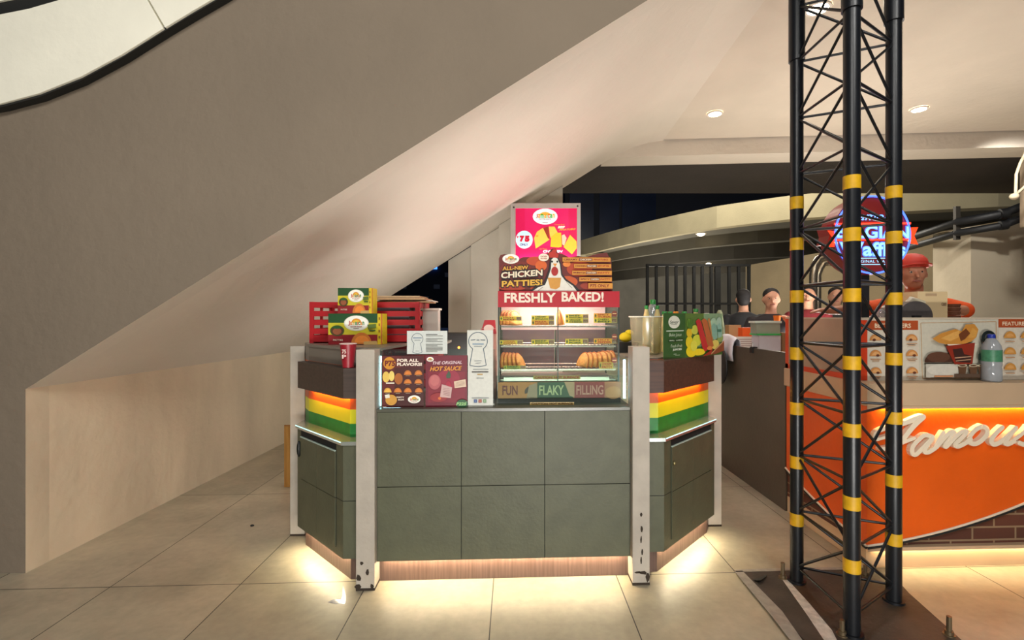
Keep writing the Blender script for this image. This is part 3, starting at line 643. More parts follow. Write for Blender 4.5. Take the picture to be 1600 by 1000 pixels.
# plain white hen with a red comb, wings spread
c.poly([(826,455),(836,448),(848,444),(853,432),(857,420),(859,404),(864,400),(871,402),(876,412),(878,428),(884,436),(896,444),(905,453),(903,455)],(28,20,20))
c.poly([(831,455),(840,449),(851,445),(856,433),(860,420),(861,406),(865,402),(870,404),(874,413),(876,430),(882,438),(894,446),(901,455)],(226,222,208))
c.poly([(858,403),(856,396),(861,394),(864,388.8),(869,389),(868,395),(872,398),(871,403)],(186,44,26)); c.ell(862,409,1.4,1.6,(24,20,20)); c.ell(870,409,1.4,1.6,(24,20,20))
c.poly([(863,412),(870,412),(866.5,417)],(222,140,40)); c.ell(866,424,5.5,7,(170,34,28)); c.poly([(855,434),(876,434),(874,448),(868,452),(859,450)],(206,146,60))
c.line([(884,440),(893,450)],.8,(150,140,130)); c.line([(848,448),(840,454)],.8,(150,140,130))
for (x0,y0,x1,y1,a,b_,c_) in ((878,402.5,953,409,'CREAMY','CHICKEN','PINATUBO'),(896,412.5,954,419,'CHICKEN','PINATUBO','P75'),(893,423,955,429.5,'BBQ','CHICKEN','PATTY'),(904,433,955,439.5,'SPICY','CHICKEN','PATTY')):
    c.rect(x0,y0,x1,y1,(206,138,48)); w_ = x1-x0; c.rect(x0+w_*.34,y0+1.2,x0+w_*.62,y1-1.2,(120,36,24))
    c.text(a,x0+2,y0+2,x0+w_*.32,y1-2,(120,30,20),.03); c.text(b_,x0+w_*.36,y0+2,x0+w_*.6,y1-2,(236,220,180),.03); c.text(c_,x0+w_*.65,y0+2,x0+w_*.95,y1-2,(170,60,24),.03)
c.rect(918,442,956,450.5,(208,140,50)); c.text('P75 ONLY',921,443.8,951,448.8,(130,36,22),.03)
q.build('chicken_banner', label='brown and orange cut-out banner with a white hen, on top of the hot food case', cat='banner')
# strip label on the low guard
q = MB(); y = 2.4292; a,b_ = QX(828,y),QX(897,y); z1,z0 = QZ(860,628.5,y),QZ(860,637,y); z0 = max(z0,.853)
q.box(a,b_,y-.0004,y,z0,z1,PR((190,160,96))); c = Card(q,(a,y-.0008,z0),(b_,y-.0008,z0),(a,y-.0008,z1),(0,0,100,12)); c.text('CAUTION: HOT SURFACE',3,2,97,10.5,(96,70,20),.06)
q.build('caution_sticker', label='pale sticker reading CAUTION: HOT SURFACE low on the clear guard below the hot case', cat='sticker')

# ------------------------------------------------------------------ posters on the guard
PYp = 2.4095
def poster(px0,py0,px1,py1,rect,bg,y=PYp,th=.0012):
    a,b_ = QX(px0,y),QX(px1,y); z1,z0 = QZ(660,py0,y),QZ(660,py1,y); z0 = max(z0,.8512)
    q = MB(); q.box(a,b_,y-th,y,z0,z1,PR(bg)); return q, Card(q,(a,y-th-.0003,z0),(b_,y-th-.0003,z0),(a,y-th-.0003,z1),rect)
q,c = poster(597,556,662,637.5,(45,350,495,915),(78,22,24))
c.rect(45,350,250,915,(96,30,28)); c.rect(180,480,495,915,(70,22,20)); c.ell(125,430,65,68,(206,140,40)); c.text('P75',75,400,188,462,(110,30,24),.05)
c.text('FOR ALL',208,382,440,416,(238,222,206),.05); c.text('FLAVORS!',208,425,478,460,(238,222,206),.05)
c.ell(90,580,38,60,(226,190,90)); c.ell(150,570,30,56,(232,206,110)); c.ell(225,600,44,62,(170,96,36)); c.rect(90,640,180,655,(230,220,200))
for x,y in ((325,545),(440,545),(325,640),(440,640),(110,735),(220,735),(328,735),(445,735)): patty_print(c,x,y+14,42,52,(190,112,44) if x > 150 else (214,160,70)); c.rect(x-24,y+20,x+24,y+25,(170,150,130))
c.ell(150,830,62,58,(206,150,60)); c.poly([(80,775),(130,765),(135,805),(90,812)],(230,225,210)); c.text('PARTY',208,792,290,808,(232,216,196),.04); c.text('BOX',226,818,290,836,(232,216,196),.04)
brand_oval(c,398,824,68,44); c.rect(60,900,100,906,(190,160,150))
q.build('flavor_poster', label='dark maroon poster reading FOR ALL FLAVORS! taped at the left end of the counter guard', cat='poster')
q,c = poster(665,555.5,731,637,(512,340,968,908),(110,20,40))
c.rect(540,520,940,860,(128,24,44)); c.ell(760,600,120,110,(150,36,60)); brand_oval(c,562,382,38,26)
c.text('THE ORIGINAL',590,405,905,440,(226,196,200),.02,.3,8); c.text('HOT SAUCE',560,462,905,512,(226,150,50),.03,.3,8)
c.poly([(740,590),(735,560),(765,505),(785,545),(780,588)],(60,84,60))
c.ell(612,630,66,84,(176,88,92)); c.ell(612,615,50,60,(190,104,104)); c.ell(655,800,90,50,(150,40,44)); c.ell(760,690,30,70,(170,30,60)); c.ell(665,810,16,16,(214,110,50))
c.poly([(690,655),(800,690),(785,808),(670,795)],(200,166,160)); c.poly([(820,625),(945,600),(952,685),(828,698)],(222,196,170))
for i in range(5): c.line([(705,695+i*18),(775,708+i*18)],4,(150,100,100))
for i in range(4): c.line([(836,640+i*13),(935,622+i*13)],3,(170,140,120))
c.ell(910,870,62,48,(30,84,46)); c.text('P225',845,855,955,888,(160,210,130),.03,.2)
q.build('sauce_poster', label='crimson poster reading HOT SAUCE taped to the counter guard, second from the left', cat='poster')
def keyhole(c, cx, y0, R, y1, wb, lw, col):
    pts = [(cx+R*math.cos(math.radians(a)), y0+R-R*math.sin(math.radians(a))) for a in range(-55,236,10)]
    yb = y1; pts2 = [(cx-wb,yb-12)]+[(cx-wb+2*wb*i/8, yb-12+14*math.sin(math.pi*i/8)) for i in range(1,8)]+[(cx+wb,yb-12)]
    c.line(pts+pts2+[pts[0]], lw, col)
grt, nav = (120,128,130), (52,74,92)
q,c = poster(636,517,699,553,(322,85,742,332),(206,210,204), y=PYp-.0)
keyhole(c,430,112,58,325,48,5,nav); c.line([(385,160),(475,160)],9,(90,120,150)); c.line([(400,185),(462,185)],6,grt); c.line([(412,300),(450,300)],5,grt)
for i in range(13):
    if i in (2,6): continue
    c.line([(520,124+i*15),(695 if i%4 else 640,124+i*15)],6 if i else 8,(130,132,126) if i else (90,90,86))
q.build('notice_card', label='small white landscape notice with a keyhole outline, above the two red posters', cat='notice')
q,c = poster(730,516,770.5,641,(962,90,1240,940),(208,208,198), y=PYp-.0)
keyhole(c,1078,114,100,492,88,8,nav); c.line([(1000,200),(1050,196)],9,nav); c.line([(1062,200),(1094,200)],9,nav); c.line([(1104,198),(1156,200)],9,nav); c.line([(1020,244),(1140,244)],12,(110,140,165)); c.line([(1035,270),(1122,270)],6,grt)
c.line([(1040,430),(1118,430)],5,grt); c.line([(1050,460),(1106,452)],5,grt); c.line([(1025,525),(1190,525)],6,grt); c.line([(1012,553),(1190,553)],13,(70,66,60)); c.line([(1070,580),(1130,580)],10,(190,150,70))
c.line([(1062,622),(1140,622)],5,grt); c.line([(1012,842),(1194,842)],7,grt)
for x,cl in ((1052,(60,84,130)),(1101,(150,70,50)),(1150,(110,140,100))): c.rect(x-18,858,x+18,894,cl); c.ell(x,876,8,8,tuple(v+40 for v in cl))
q.build('notice_strip', label='tall narrow white notice with a large keyhole outline, left of the hot food case', cat='notice')
# ================================================================== goods on and behind the stall
crd = M('crate_red', (170,16,26), .45, noise=.06)
def crate(x0,x1,y0,y1,z0,h,lab):
    t = thing('slatted_crate', ((x0+x1)/2,(y0+y1)/2,z0), lab, 'crate', 'red crates of the stall')
    T = .008; q = MB(); q.box(x0,x1,y0,y1,z0,z0+.006,crd); q.build('bottom', t)
    def side(a,b_,f,g):
        q = MB(); L_ = b_-a; nn = 5; ph = h*.135; gp = (h-nn*ph)/(nn-1)
        zz = [(z0+i*(ph+gp), z0+i*(ph+gp)+ph) for i in range(nn)]
        zz[0] = (z0, z0+ph*1.4)
        for u0,u1 in zz: f(q,a,b_,u0,u1)
        for u in (a,a+L_/2-.012,b_-.024):
            g(q,u,u+.024,z0,z0+h)
        return q
    side(x0,x1,lambda q,a,b_,u0,u1: q.box(a,b_,y0,y0+T,u0,u1,crd), lambda q,a,b_,u0,u1: q.box(a,b_,y0-.0015,y0+T+.001,u0,u1+.001,crd)).build('slatted_side', t)
    side(x0,x1,lambda q,a,b_,u0,u1: q.box(a,b_,y1-T,y1,u0,u1,crd), lambda q,a,b_,u0,u1: q.box(a,b_,y1-T-.001,y1+.001,u0,u1+.001,crd)).build('slatted_side', t)
    side(y0+T,y1-T,lambda q,a,b_,u0,u1: q.box(x0,x0+T,a,b_,u0,u1,crd), lambda q,a,b_,u0,u1: q.box(x0-.001,x0+T+.001,a,b_,u0,u1+.001,crd)).build('slatted_side', t)
    side(y0+T,y1-T,lambda q,a,b_,u0,u1: q.box(x1-T,x1,a,b_,u0,u1,crd), lambda q,a,b_,u0,u1: q.box(x1-T-.001,x1+.001,a,b_,u0,u1+.001,crd)).build('slatted_side', t)
    return t
CYy = 2.90; cz = 1.1405
cx0, cx1 = QX(483.5,CYy), QX(655,CYy); ch = QZ(560,472,CYy)-cz
crate(cx0,cx1,CYy,CYy+.34,cz,ch,'upper red slatted plastic crate on the left cabinet, behind the two yellow boxes')
q = MB(); q.box(QX(572,CYy+.1),QX(641,CYy+.1),CYy+.07,CYy+.30,cz+.007,cz+ch-.03,M('grey_liner',(120,112,116),.6)); q.build('grey_carton', label='grey carton inside the upper red crate', cat='carton')
crate(-.80,-.46,3.0,3.24,.8605,.255,'lower red slatted plastic crate under the slab, seen through the clear guard')
t = thing('back_table', (-.62,3.15,0), 'low dark table behind the counter carrying the lower red crate', 'table')
q = MB(); q.box(-.9,-.3,2.98,3.36,.835,.86,grl); q.build('tabletop', t)
for x in (-.88,-.35):
    for y in (3.0,3.31): q = MB(); q.box(x,x+.03,y,y+.03,0,.835,blk); q.build('leg', t)
# cardboard sheets and papers on the crate
kr = M('kraft_card', (176,142,104), .8, noise=.12, scale=20); pw = M('paper_white', (214,206,192), .7, noise=.05)
zc = cz+ch+.001
for i,(px0,px1,dy,dz,th,a,m_,lab) in enumerate(((586,668,.02,.0,.006,-.02,kr,'flattened brown carton lying lowest in the pile on the red crate'),(580,672,.05,.008,.004,.03,pw,'white paper sheets in the pile on the red crate, sticking out to the right'),(588,663,.0,.014,.010,.02,kr,'flattened brown carton second from the top of the pile on the red crate'),(584,654,.03,.026,.012,-.01,M('kraft_pale',(192,164,128),.8,noise=.1,scale=20),'pale brown carton flap on top of the pile on the red crate'))):
    q = MB(); x0,x1 = QX(px0,CYy),QX(px1,CYy); q.box(x0,x1,CYy+.01+dy,CYy+.30+dy*.4,zc+dz,zc+dz+th,m_)
    o = q.build('carton_sheet' if m_ is not pw else 'paper_sheet', label=lab, cat='cardboard' if m_ is not pw else 'paper'); o.rotation_euler = (0,0,a*.6)
q = MB(); q.box(QX(664,3.12),QX(688,3.12),3.02,3.12,1.1410,QZ(670,485,3.1),M('tub_grey',(176,170,160),.5)); q.box(QX(661,3.12),QX(690,3.12),3.01,3.13,QZ(670,485,3.1),QZ(670,482,3.1),pw)
# (the white tub stands beside the crate)
o = q.build('lidded_bin', label='pale grey bin with a white rim standing right of the upper red crate', cat='bin')

def ybox(px0,px1,py0,py1,y,z0,dep,lab,spl):
    x0,x1 = QX(px0,y),QX(px1,y); z1 = QZ((px0+px1)/2,py0,y)
    q = MB(); q.box(x0,x1,y,y+dep,z0,z1,PR((206,186,30)))
    c = Card(q,(x0,y-.0004,z0),(x1,y-.0004,z0),(x0,y-.0004,z1),(0,0,100,100))
    s_ = spl; c.rect(0,0,s_,30,(28,76,34)); c.rect(0,30,s_,70,(204,192,40)); c.rect(0,68,s_,100,(140,22,28)); c.rect(s_,0,100,100,(222,190,20)); c.rect(97,0,100,100,(190,110,40))
    c.ell(52,31,23,25,(226,224,206)); brand_oval(c,52,30,21,23)
    c.ell(17,55,13,17,(84,46,24)); c.ring(17,55,13,17,2.2,(60,80,30)); c.ell(17,57,8,11,(150,84,50)); c.ell(17,44,9,5,(40,90,40))
    patty_print(c,62,98,19,37,(206,120,44)); c.poly([(66,90),(90,88),(92,100),(66,100)],(196,160,96)); c.poly([(73,36),(89,33),(89,46),(74,50)],(90,110,40)); c.rect(76,52,88,56,(60,90,40))
    c.text('PATTIES',10,82,28,88,(220,190,170),.03)
    for i in range(4): c.rect(s_+3,12+i*20,s_+5,20+i*20,(120,60,30))
    return q.build('pastry_box', label=lab, cat='box', group='yellow and green pastry boxes')
ybox(513,597.5,490,538,2.72,1.1405,.10,'larger yellow, green and red pastry box, carrying the small box on it',91)
z_ = QZ(555,490,2.72)+.0008
ybox(528,582.5,450,490,2.725,z_,.085,'smaller yellow and green pastry box stacked on the larger one',89)
# red paper cup on the left header box
cup = thing('paper_cup', (0,0,0), 'red paper cup with a pale rim standing on the left dark header box', 'cup')
q = MB(); q.lathe([(.026,0),(.039,.116)],(0,0,0),M('cup_red',(150,26,40),.4),28); q.build('cup_wall', cup)
q = MB(); q.tube([(.0395*math.cos(a*math.pi/12),.0395*math.sin(a*math.pi/12),.117) for a in range(25)],.0026,M('cup_rim',(232,206,196),.5),6); q.build('rim', cup)
q = MB()
for i,(t_,zz) in enumerate((('75',.075),('P',.05))):
    c = Card(q,(-.016,-.0345-zz*.07,zz-.004),(.004,-.0345-zz*.07,zz-.004),(-.016,-.0375-zz*.07,zz+.016),(0,0,10,10)); c.text(t_,0,0,10,10,(236,210,200),.03)
q.build('print', cup)
v = Q(544,573,2.437); cup.location = (v.x, 2.437, 1.044)

# takeaway bag inside the guard, and dark cabinet under the pier
t = thing('takeaway_bag', (QX(760,2.7),2.7,.8505), 'red and white paper takeaway bag standing between the white notice and the hot case', 'bag')
q = MB(); a,b_ = QX(748,2.66),QX(776,2.66); q.hexa([(a,2.64,.8505),(b_,2.64,.8505),(b_,2.76,.8505),(a,2.76,.8505),(a+.01,2.67,1.23),(b_-.005,2.67,1.23),(b_-.005,2.73,1.23),(a+.01,2.73,1.23)], M('bag_pink',(196,140,128),.6,noise=.1)); q.build('bag_body', t)
q = MB(); q.hexa([(a+.008,2.664,1.20),(b_-.003,2.664,1.20),(b_-.003,2.736,1.20),(a+.008,2.736,1.20),(a+.03,2.68,1.275),(b_-.01,2.68,1.275),(b_-.01,2.72,1.275),(a+.03,2.72,1.275)], M('bag_red',(170,20,34),.5)); c = Card(q,(a+.02,2.6628,1.205),(b_-.01,2.6628,1.205),(a+.02,2.6745,1.255),(0,0,20,10)); c.ell(10,5,8,4,(226,200,190)); q.build('bag_top', t)
q = MB(); q.hexa([W((x-CX)*zz/F,zz,h) for h in (0,1.13) for x,zz in ((697,4.7),(737,4.7),(737,5.1),(697,5.1))], M('cabinet_black',(26,22,20),.4)); 
q.build('low_cabinet', label='dark low cabinet in front of the white pier behind the stall', cat='cabinet')
q = MB(); p_ = P(717,543,4.69); q.ball(p_,.012,M('ember_lamp',(255,150,60),.4,emit=3)); 
q.build('pilot_lamp', label='tiny orange pilot lamp on the dark cabinet behind the stall', cat='lamp')
q = MB(); pa = P(451,690,3.7); q.hexa([W((x-CX)*zz/F,zz,h) for h in (0,.46) for x,zz in ((444,3.7),(458,3.7),(458,3.76),(444,3.76))], wood('pine_plank',(150,104,40),(176,128,60),.6,2)); q.build('wooden_board', label='upright pine board behind the left back post of the stall', cat='board')

# ------------------------------------------------------------------ right side: tub of bottles and juice board
zR = 1.0812
def bottle_q(h, r, body, capc, liquid=None):
    t = thing('juice_bottle', (0,0,0), 'x', 'bottle', 'bottles on the right cabinet')
    q = MB(); q.lathe([(r*.9,0),(r,.01),(r,h*.62),(r*.92,h*.72),(r*.45,h*.9),(.0135,h*.93)],(0,0,0),body,20,True); q.build('bottle_body', t)
    q = MB(); q.lathe([(.0155,h*.925),(.0155,h*.995),(.013,h)],(0,0,0),capc,20); q.build('cap', t); return t
cl = GL('plastic_clear', (226,232,222), .08, .15, .30)
jc = M('juice_pale', (206,190,130), .3, noise=.1); gc = M('cap_green', (40,140,60), .4); oc = M('cap_orange', (226,140,30), .4); wc = M('cap_white',(226,216,206),.4)
A_ = bottle_q(.245,.031,jc,gc); B_ = bottle_q(.245,.031,M('juice_orange',(210,150,70),.3,noise=.1),oc); W_ = bottle_q(.235,.028,M('juice_green',(150,170,110),.3,noise=.1),wc); S_ = bottle_q(.23,.022,M('juice_lime',(160,180,90),.3,noise=.1),M('cap_lime',(120,190,70),.4))
uA = uB = 0
tub_c = W((1009-CX)*2.78/F, 2.78, 0); tx, ty = tub_c.x, tub_c.y
spots = [('A',1010,2.775,.272,'green-capped bottle at the left inside the clear tub'),('A',1027,2.80,.272,'green-capped bottle at the right inside the clear tub'),
         ('A',1038,2.97,.245,'green-capped bottle at the left end of the row behind the juice board'),('A',1047,3.06,.245,'green-capped bottle half hidden left of the orange cap behind the juice board'),
         ('B',1056,2.98,.245,'bottle with the orange cap behind the juice board'),('A',1069,2.99,.245,'green-capped bottle just right of the orange cap'),
         ('S',1079.5,3.02,.23,'slim bottle with a lime cap behind the juice board'),('A',1087,2.94,.26,'tallest green-capped bottle near the right end of the juice board'),('W',1104,2.96,.235,'bottle with a white cap at the right end behind the juice board')]
first = {'A':A_,'B':B_,'W':W_,'S':S_}; seen = set()
for kd,px,Z,h,lab in spots:
    r = first[kd] if kd not in seen else dup(first[kd],(0,0,0)); seen.add(kd)
    v = W((px-CX)*Z/F, Z, 0); zz = zR+(.004 if 'inside' in lab else 0); r.location = (v.x,v.y,zz); r['label'] = lab
    r.scale = (1,1,h/(.23 if kd=='S' else .235 if kd=='W' else .245)); 
    if 'inside' in lab: r.scale = (.72,.72,r.scale[2])
r = thing('water_bottle', W((1020-CX)*3.02/F,3.02,zR), 'tallest clear bottle with a green cap rising behind the tub', 'bottle', 'bottles on the right cabinet')
b0 = r.location; q = MB(); q.lathe([(.038,0),(.041,.01),(.041,.21),(.036,.25),(.017,.292)],b0,GL('plastic_bottle',(214,226,224),.12,.1,.22),24); q.build('bottle_body', r)
q = MB(); q.lathe([(.018,.288),(.018,.315),(.015,.318)],b0,gc,20); q.build('cap', r)
t = thing('plastic_tub', (tx,ty,zR), 'clear plastic tub holding two green-capped bottles, left of the juice board', 'tub')
q = MB(); q.lathe([(.070,0),(.076,.01),(.090,.21)],(tx,ty,zR),GL('tub_plastic',(226,222,196),.08,.2,.22),32,False); q.lathe([(.0,.0),(.070,.002)],(tx,ty,zR),GL('tub_plastic'),32,False); q.build('tub_wall', t)
q = MB(); q.tube([(tx+.0925*math.cos(a*math.pi/16),ty+.0925*math.sin(a*math.pi/16),zR+.212) for a in range(33)],.004,M('tub_rim',(214,214,200),.35),6); q.build('rim', t)
q = MB(); q.ball((0,0,.03),(.04,.03,.03),M('cloth_yellow',(214,196,20),.7,noise=.1)); q.ball((.02,-.005,.055),(.026,.02,.02),M('cloth_yellow')); o = q.build('yellow_sponge_cloth', label='crumpled yellow cloth left of the clear tub, beside the hot case', cat='cloth', local=True)
o.location = (.672, 2.90, 1.141)
q = MB(); q.box(.612,.735,2.845,2.955,1.0815,1.1405,blk); q.build('black_carton', label='black box behind the clear tub carrying the yellow cloth', cat='box')
# juice board
jl, jr = Vector((.772,2.478,0)), Vector((1.217,2.795,0)); jz0, jz1 = 1.0735, 1.312
jb = MB(); nj = (jr-jl).normalized().cross(Vector((0,0,1)))
jb.hexa([(jl.x,jl.y,jz0),(jr.x,jr.y,jz0),(jr.x-nj.x*.004,jr.y-nj.y*.004,jz0),(jl.x-nj.x*.004,jl.y-nj.y*.004,jz0),(jl.x,jl.y,jz1),(jr.x,jr.y,jz1),(jr.x-nj.x*.004,jr.y-nj.y*.004,jz1),(jl.x-nj.x*.004,jl.y-nj.y*.004,jz1)],PR((66,100,44)))
c = Card(jb, jl+nj*.0004+Vector((0,0,jz0)), jr+nj*.0004+Vector((0,0,jz0)), jl+nj*.0004+Vector((0,0,jz1)), (330,225,775,555))
c.rect(560,225,775,480,(120,146,110)); c.rect(480,225,620,400,(84,110,50)); c.rect(330,225,478,555,(52,84,42))
c.ell(400,290,40,46,(206,206,190)); c.text('Savor',368,278,432,300,(70,80,66),.02,.3); c.line([(376,308),(420,303)],3,(70,80,66))
c.rect(345,350,466,357,(190,200,180)); c.text('Buko Juice',362,370,450,400,(190,204,176),.0,.3); c.rect(358,410,462,434,(38,64,32)); c.text('SMALL',364,418,400,427,(190,204,176)); c.text('LARGE',412,418,458,427,(190,204,176))
c.text('Fresh Fruit',372,452,454,474,(190,204,176),.0,.3); c.text('JUICES',386,482,450,500,(206,216,196),.04); c.rect(392,520,412,524,(170,190,160)); c.rect(404,530,436,533,(170,190,160))
for x,y,rx,ry,cl_ in ((505,440,26,46,(214,190,40)),(505,370,22,34,(206,170,40)),(545,350,26,36,(186,186,70)),(520,510,40,44,(222,196,34)),(562,430,34,44,(196,196,60)),(575,520,50,26,(226,200,40)),(500,300,18,34,(96,130,50)),(640,450,40,50,(150,130,60)),(705,470,32,38,(206,184,90)),(745,420,26,34,(130,150,80)),(535,470,26,40,(206,200,70)),(690,300,26,40,(150,178,150)),(735,300,22,46,(150,176,156))): c.ell(x,y,rx,ry,cl_)
c.poly([(487,262),(500,300),(512,258),(516,300),(532,270),(522,340),(494,340)],(70,110,40))
c.poly([(548,285),(570,265),(588,285),(650,500),(620,520),(600,490)],(176,44,44)); c.poly([(592,280),(612,262),(636,280),(690,480),(655,500)],(170,92,50)); c.poly([(640,270),(655,262),(664,300),(690,420),(680,440)],(176,120,66))
c.poly([(668,330),(690,300),(712,320),(722,420),(690,436),(676,400)],(120,158,140)); c.poly([(716,320),(738,300),(756,330),(756,410),(726,420)],(130,166,150)); c.rect(716,350,752,372,(60,110,90))
c.ell(655,495,22,16,(206,120,60)); c.poly([(655,545),(775,440),(775,522),(700,545)],(124,66,40)); c.poly([(655,545),(775,440),(775,448),(668,545)],(186,140,96)); c.poly([(600,555),(650,520),(680,500),(665,545)],(150,40,30))
jb.build('juice_board', label='green printed board with fruit and juice bottles propped on the right header box', cat='sign board')

# ------------------------------------------------------------------ lit menu sign above
SZ = 4.75
def sg(px,py,z=SZ): return P(px,py,z)
t = thing('lit_menu_sign', sg(852,470), 'glowing pink menu lightbox with a white frame and P75 ONLY roundel, above the stall', 'lightbox')
fr = M('frame_white', (196,190,184), .4)
U_ = (sg(907,400)-sg(798,400)); 
def fbox(px0,px1,py0,py1,z0,z1,m_,nm):
    a = W((px0-CX)*SZ/F,z0,HC-(py1-CY)*SZ/F); b_ = W((px1-CX)*SZ/F,z0,HC-(py0-CY)*SZ/F); dz = W(0,z1-z0,0); q = MB()
    q.hexa([a,Vector((b_.x,b_.y,a.z)),Vector((b_.x,b_.y,a.z))+dz,a+dz,Vector((a.x,a.y,b_.z)),b_,b_+dz,Vector((a.x,a.y,b_.z))+dz],m_); return q.build(nm,t) if nm else q
fbox(798,907,318,452,SZ+.004,SZ+.12,M('sign_case',(150,146,140),.5),'case')
for a in ((798,907,318,325.5),(798,907,446,452),(798,805.5,325.5,446),(901.5,907,325.5,446)): fbox(a[0],a[1],a[2],a[3],SZ-.012,SZ+.004,fr,'frame_bar')
for px,py in ((802.8,324),(902.5,322)):
    q = MB(); q.ball(sg(px,py,SZ-.014),.009,M('bolt_dark',(60,56,54),.4,metal=.6),10,6); q.build('bolt',t)
q = MB(); c = Card(q, sg(805.5,446,SZ), sg(901.5,446,SZ), sg(805.5,325.5,SZ), (228,125,705,730), step=.0006, emit=.48)
E_ = 1.9
c.rect(228,125,705,730,(214,10,84)); c.rect(300,125,640,420,(222,24,98))
c.ell(458,190,96,62,(225,255,255)); c.ell(458,180,44,26,(250,180,70),a0=0,a1=180)
a = 384
for ch_,kk,ww in zip('Jamaican',[(190,60,20),(230,150,30),(60,170,60),(230,160,30),(60,170,60),(220,90,30),(60,170,60),(230,170,40)],[.9,1,1.35,1,.5,.9,1,1]):
    wd = 150*ww/7.65; c.text(ch_,a+1,170,a+wd-1,202,kk,.03); a += wd
c.text('PATTIE SHOP',410,207,506,217,(170,60,80)); c.rect(435,236,480,240,(170,120,120))
c.ell(296,372,66,70,(205,245,255)); c.text('7',260,340,298,390,(200,10,50),.1); c.text('5',299,340,338,390,(200,10,50),.1); c.text('P',240,344,254,362,(220,20,60),.05); c.text('ONLY',262,402,326,420,(110,60,120),.04)
c.poly([(372,360),(395,310),(440,280),(470,340),(492,372),(385,442)],(240,200,80)); c.poly([(442,280),(484,272),(492,370),(478,360)],(150,50,30)); c.poly([(486,270),(530,270),(556,320),(500,360),(494,340)],(240,200,80))
c.poly([(498,428),(505,350),(540,320),(582,318),(586,428),(560,434)],(250,190,40)); c.poly([(582,330),(612,400),(586,428)],(160,60,30)); c.poly([(586,340),(606,330),(624,360),(606,420),(590,410)],(230,200,170)); c.poly([(650,335),(700,385),(702,440),(665,488),(600,430)],(250,196,60)); c.ell(395,345,10,7,(250,160,50))
c.text('Cheesy Beef',530,250,608,262,(250,150,40)); c.text('BEEF',556,266,612,284,(255,250,230),.04,.3); c.text('PINATUBO',566,290,692,304,(250,170,40),.03,.3,8)
c.text('All Time',412,440,470,452,(250,150,40)); c.text('CHICKEN',440,455,594,474,(235,255,255),.04,.3)
q.build('lit_face', t)
for px in (815,890):
    q = MB(); q.tube([sg(px,350,SZ+.12), W((px-CX)*SZ/F,5.3,sg(px,350).z)],.015,fr,8); q.build('wall_arm', t)
o = area('sign_glow', (0,0,0), (0,-1,0), .55, 9, (1,.84,.82), .18); o.parent = t; o.location = sg(853,424,SZ-.016)-Vector(t.location); o.rotation_euler = (math.radians(108),0,-TH)

# ================================================================== truss tower
tk = M('truss_black', (24,26,30), .35, metal=.2, noise=.15, scale=20); yw = M('tape_yellow', (206,158,10), .5, noise=.12, scale=30)
LL, MM, RR = (1.268,2.363), ((1331-CX)*1.97/F,1.97), ((1396.5-CX)*2.2/F,2.2)
base = thing('truss_tower', W(1.38,2.18,0.012), 'black lattice truss tower with yellow tape bands, standing on a dark base plate', 'truss')
TOP = 4.3; bands = {'L':(318,382,463.5,552,637.5,721,810),'M':(286,367.5,461.5,566.5,671,784,881.5),'R':(301.5,372,467,560.5,652,749.5,840.5)}
for nm,(X,Z),r,hb in (('L',LL,.0295,19),('M',MM,.031,21),('R',RR,.0315,19)):
    q = MB(); q.tube([W(X,Z,.018),W(X,Z,TOP)],r,tk,24); lg = q.build('leg', base)
    for py in bands[nm]:
        h = HC-(py-CY)*Z/F; hh = hb/2*Z/F; q = MB(); q.tube([W(X,Z,h-hh),W(X,Z,h+hh)],r+.0012,yw,24); q.build('tape_band', lg)
    q = MB(); zc_ = 2.53 if nm != 'R' else 2.62; q.tube([W(X,Z,zc_),W(X,Z,zc_+.5)],r+.007,tk,20); q.build('sleeve', lg)
    q = MB(); q.tube([W(X,Z,.012),W(X,Z,.022)],r+.012,tk,20); q.build('foot_ring', lg)
hs = [.083+.2715*i for i in range(16)]
def rod(a,ha,b_,hb_,r=.0062):
    pa,pb = W(a[0],a[1],ha),W(b_[0],b_[1],hb_); d = (pb-pa).normalized()*.027; q = MB(); q.tube([pa+d,pb-d],r,tk,8); q.build('brace', base)
for i,h in enumerate(hs):
    rod(LL,h,MM,h); rod(MM,h,RR,h); rod(LL,h,RR,h)
    if i < len(hs)-1:
        n_ = hs[i+1]; rod(LL,h,MM,n_); rod(RR,h,MM,n_); rod(RR,h,LL,n_)
        if i%2: rod(LL,n_,MM,h)
        else: rod(RR,n_,MM,h)
# base plate, tape strips, bolts
plm = M('base_plate_grime', (58,50,42), .55, noise=.3, scale=9, bump=.3)
def fz(px,py,h=0): Z = (HC-h)*F/(py-CY); return W((px-CX)*Z/F,Z,h)
q = MB(); A4 = [(1152,893),(1385,890),(1420,930),(1520,1020),(1560,1085),(1275,1085),(1262,1010)]
q.ext([fz(x,y,.001) for x,y in A4],(0,0,.011),plm); q.build('base_plate', label='dark scuffed sheet-metal plate on the floor under the truss tower', cat='plate')
tpm = M('tape_grey', (150,144,134), .3, noise=.2, scale=25); 
for pts_,lab in (([(1147,892),(1160,892),(1222,955),(1262,1012),(1250,1020),(1205,962)],'long grey tape along the left edge of the dark floor plate'),([(1147,890),(1250,887),(1330,886),(1330,889.5),(1250,891),(1150,894)],'thin grey tape along the back edge of the dark floor plate'),([(1222,905),(1230,905),(1262,940),(1300,985),(1310,1005),(1290,1004),(1262,962)],'wrinkled silvery tape lying diagonally on the dark floor plate')):
    q = MB(); up = 'wrinkled' in lab
    q.ext([fz(x,y,.0125) if (up or True) else 0 for x,y in pts_],(0,0,.0008),tpm if not up else M('tape_silver',(190,186,178),.25,noise=.25,scale=30)); q.build('tape_strip', label=lab, cat='tape')
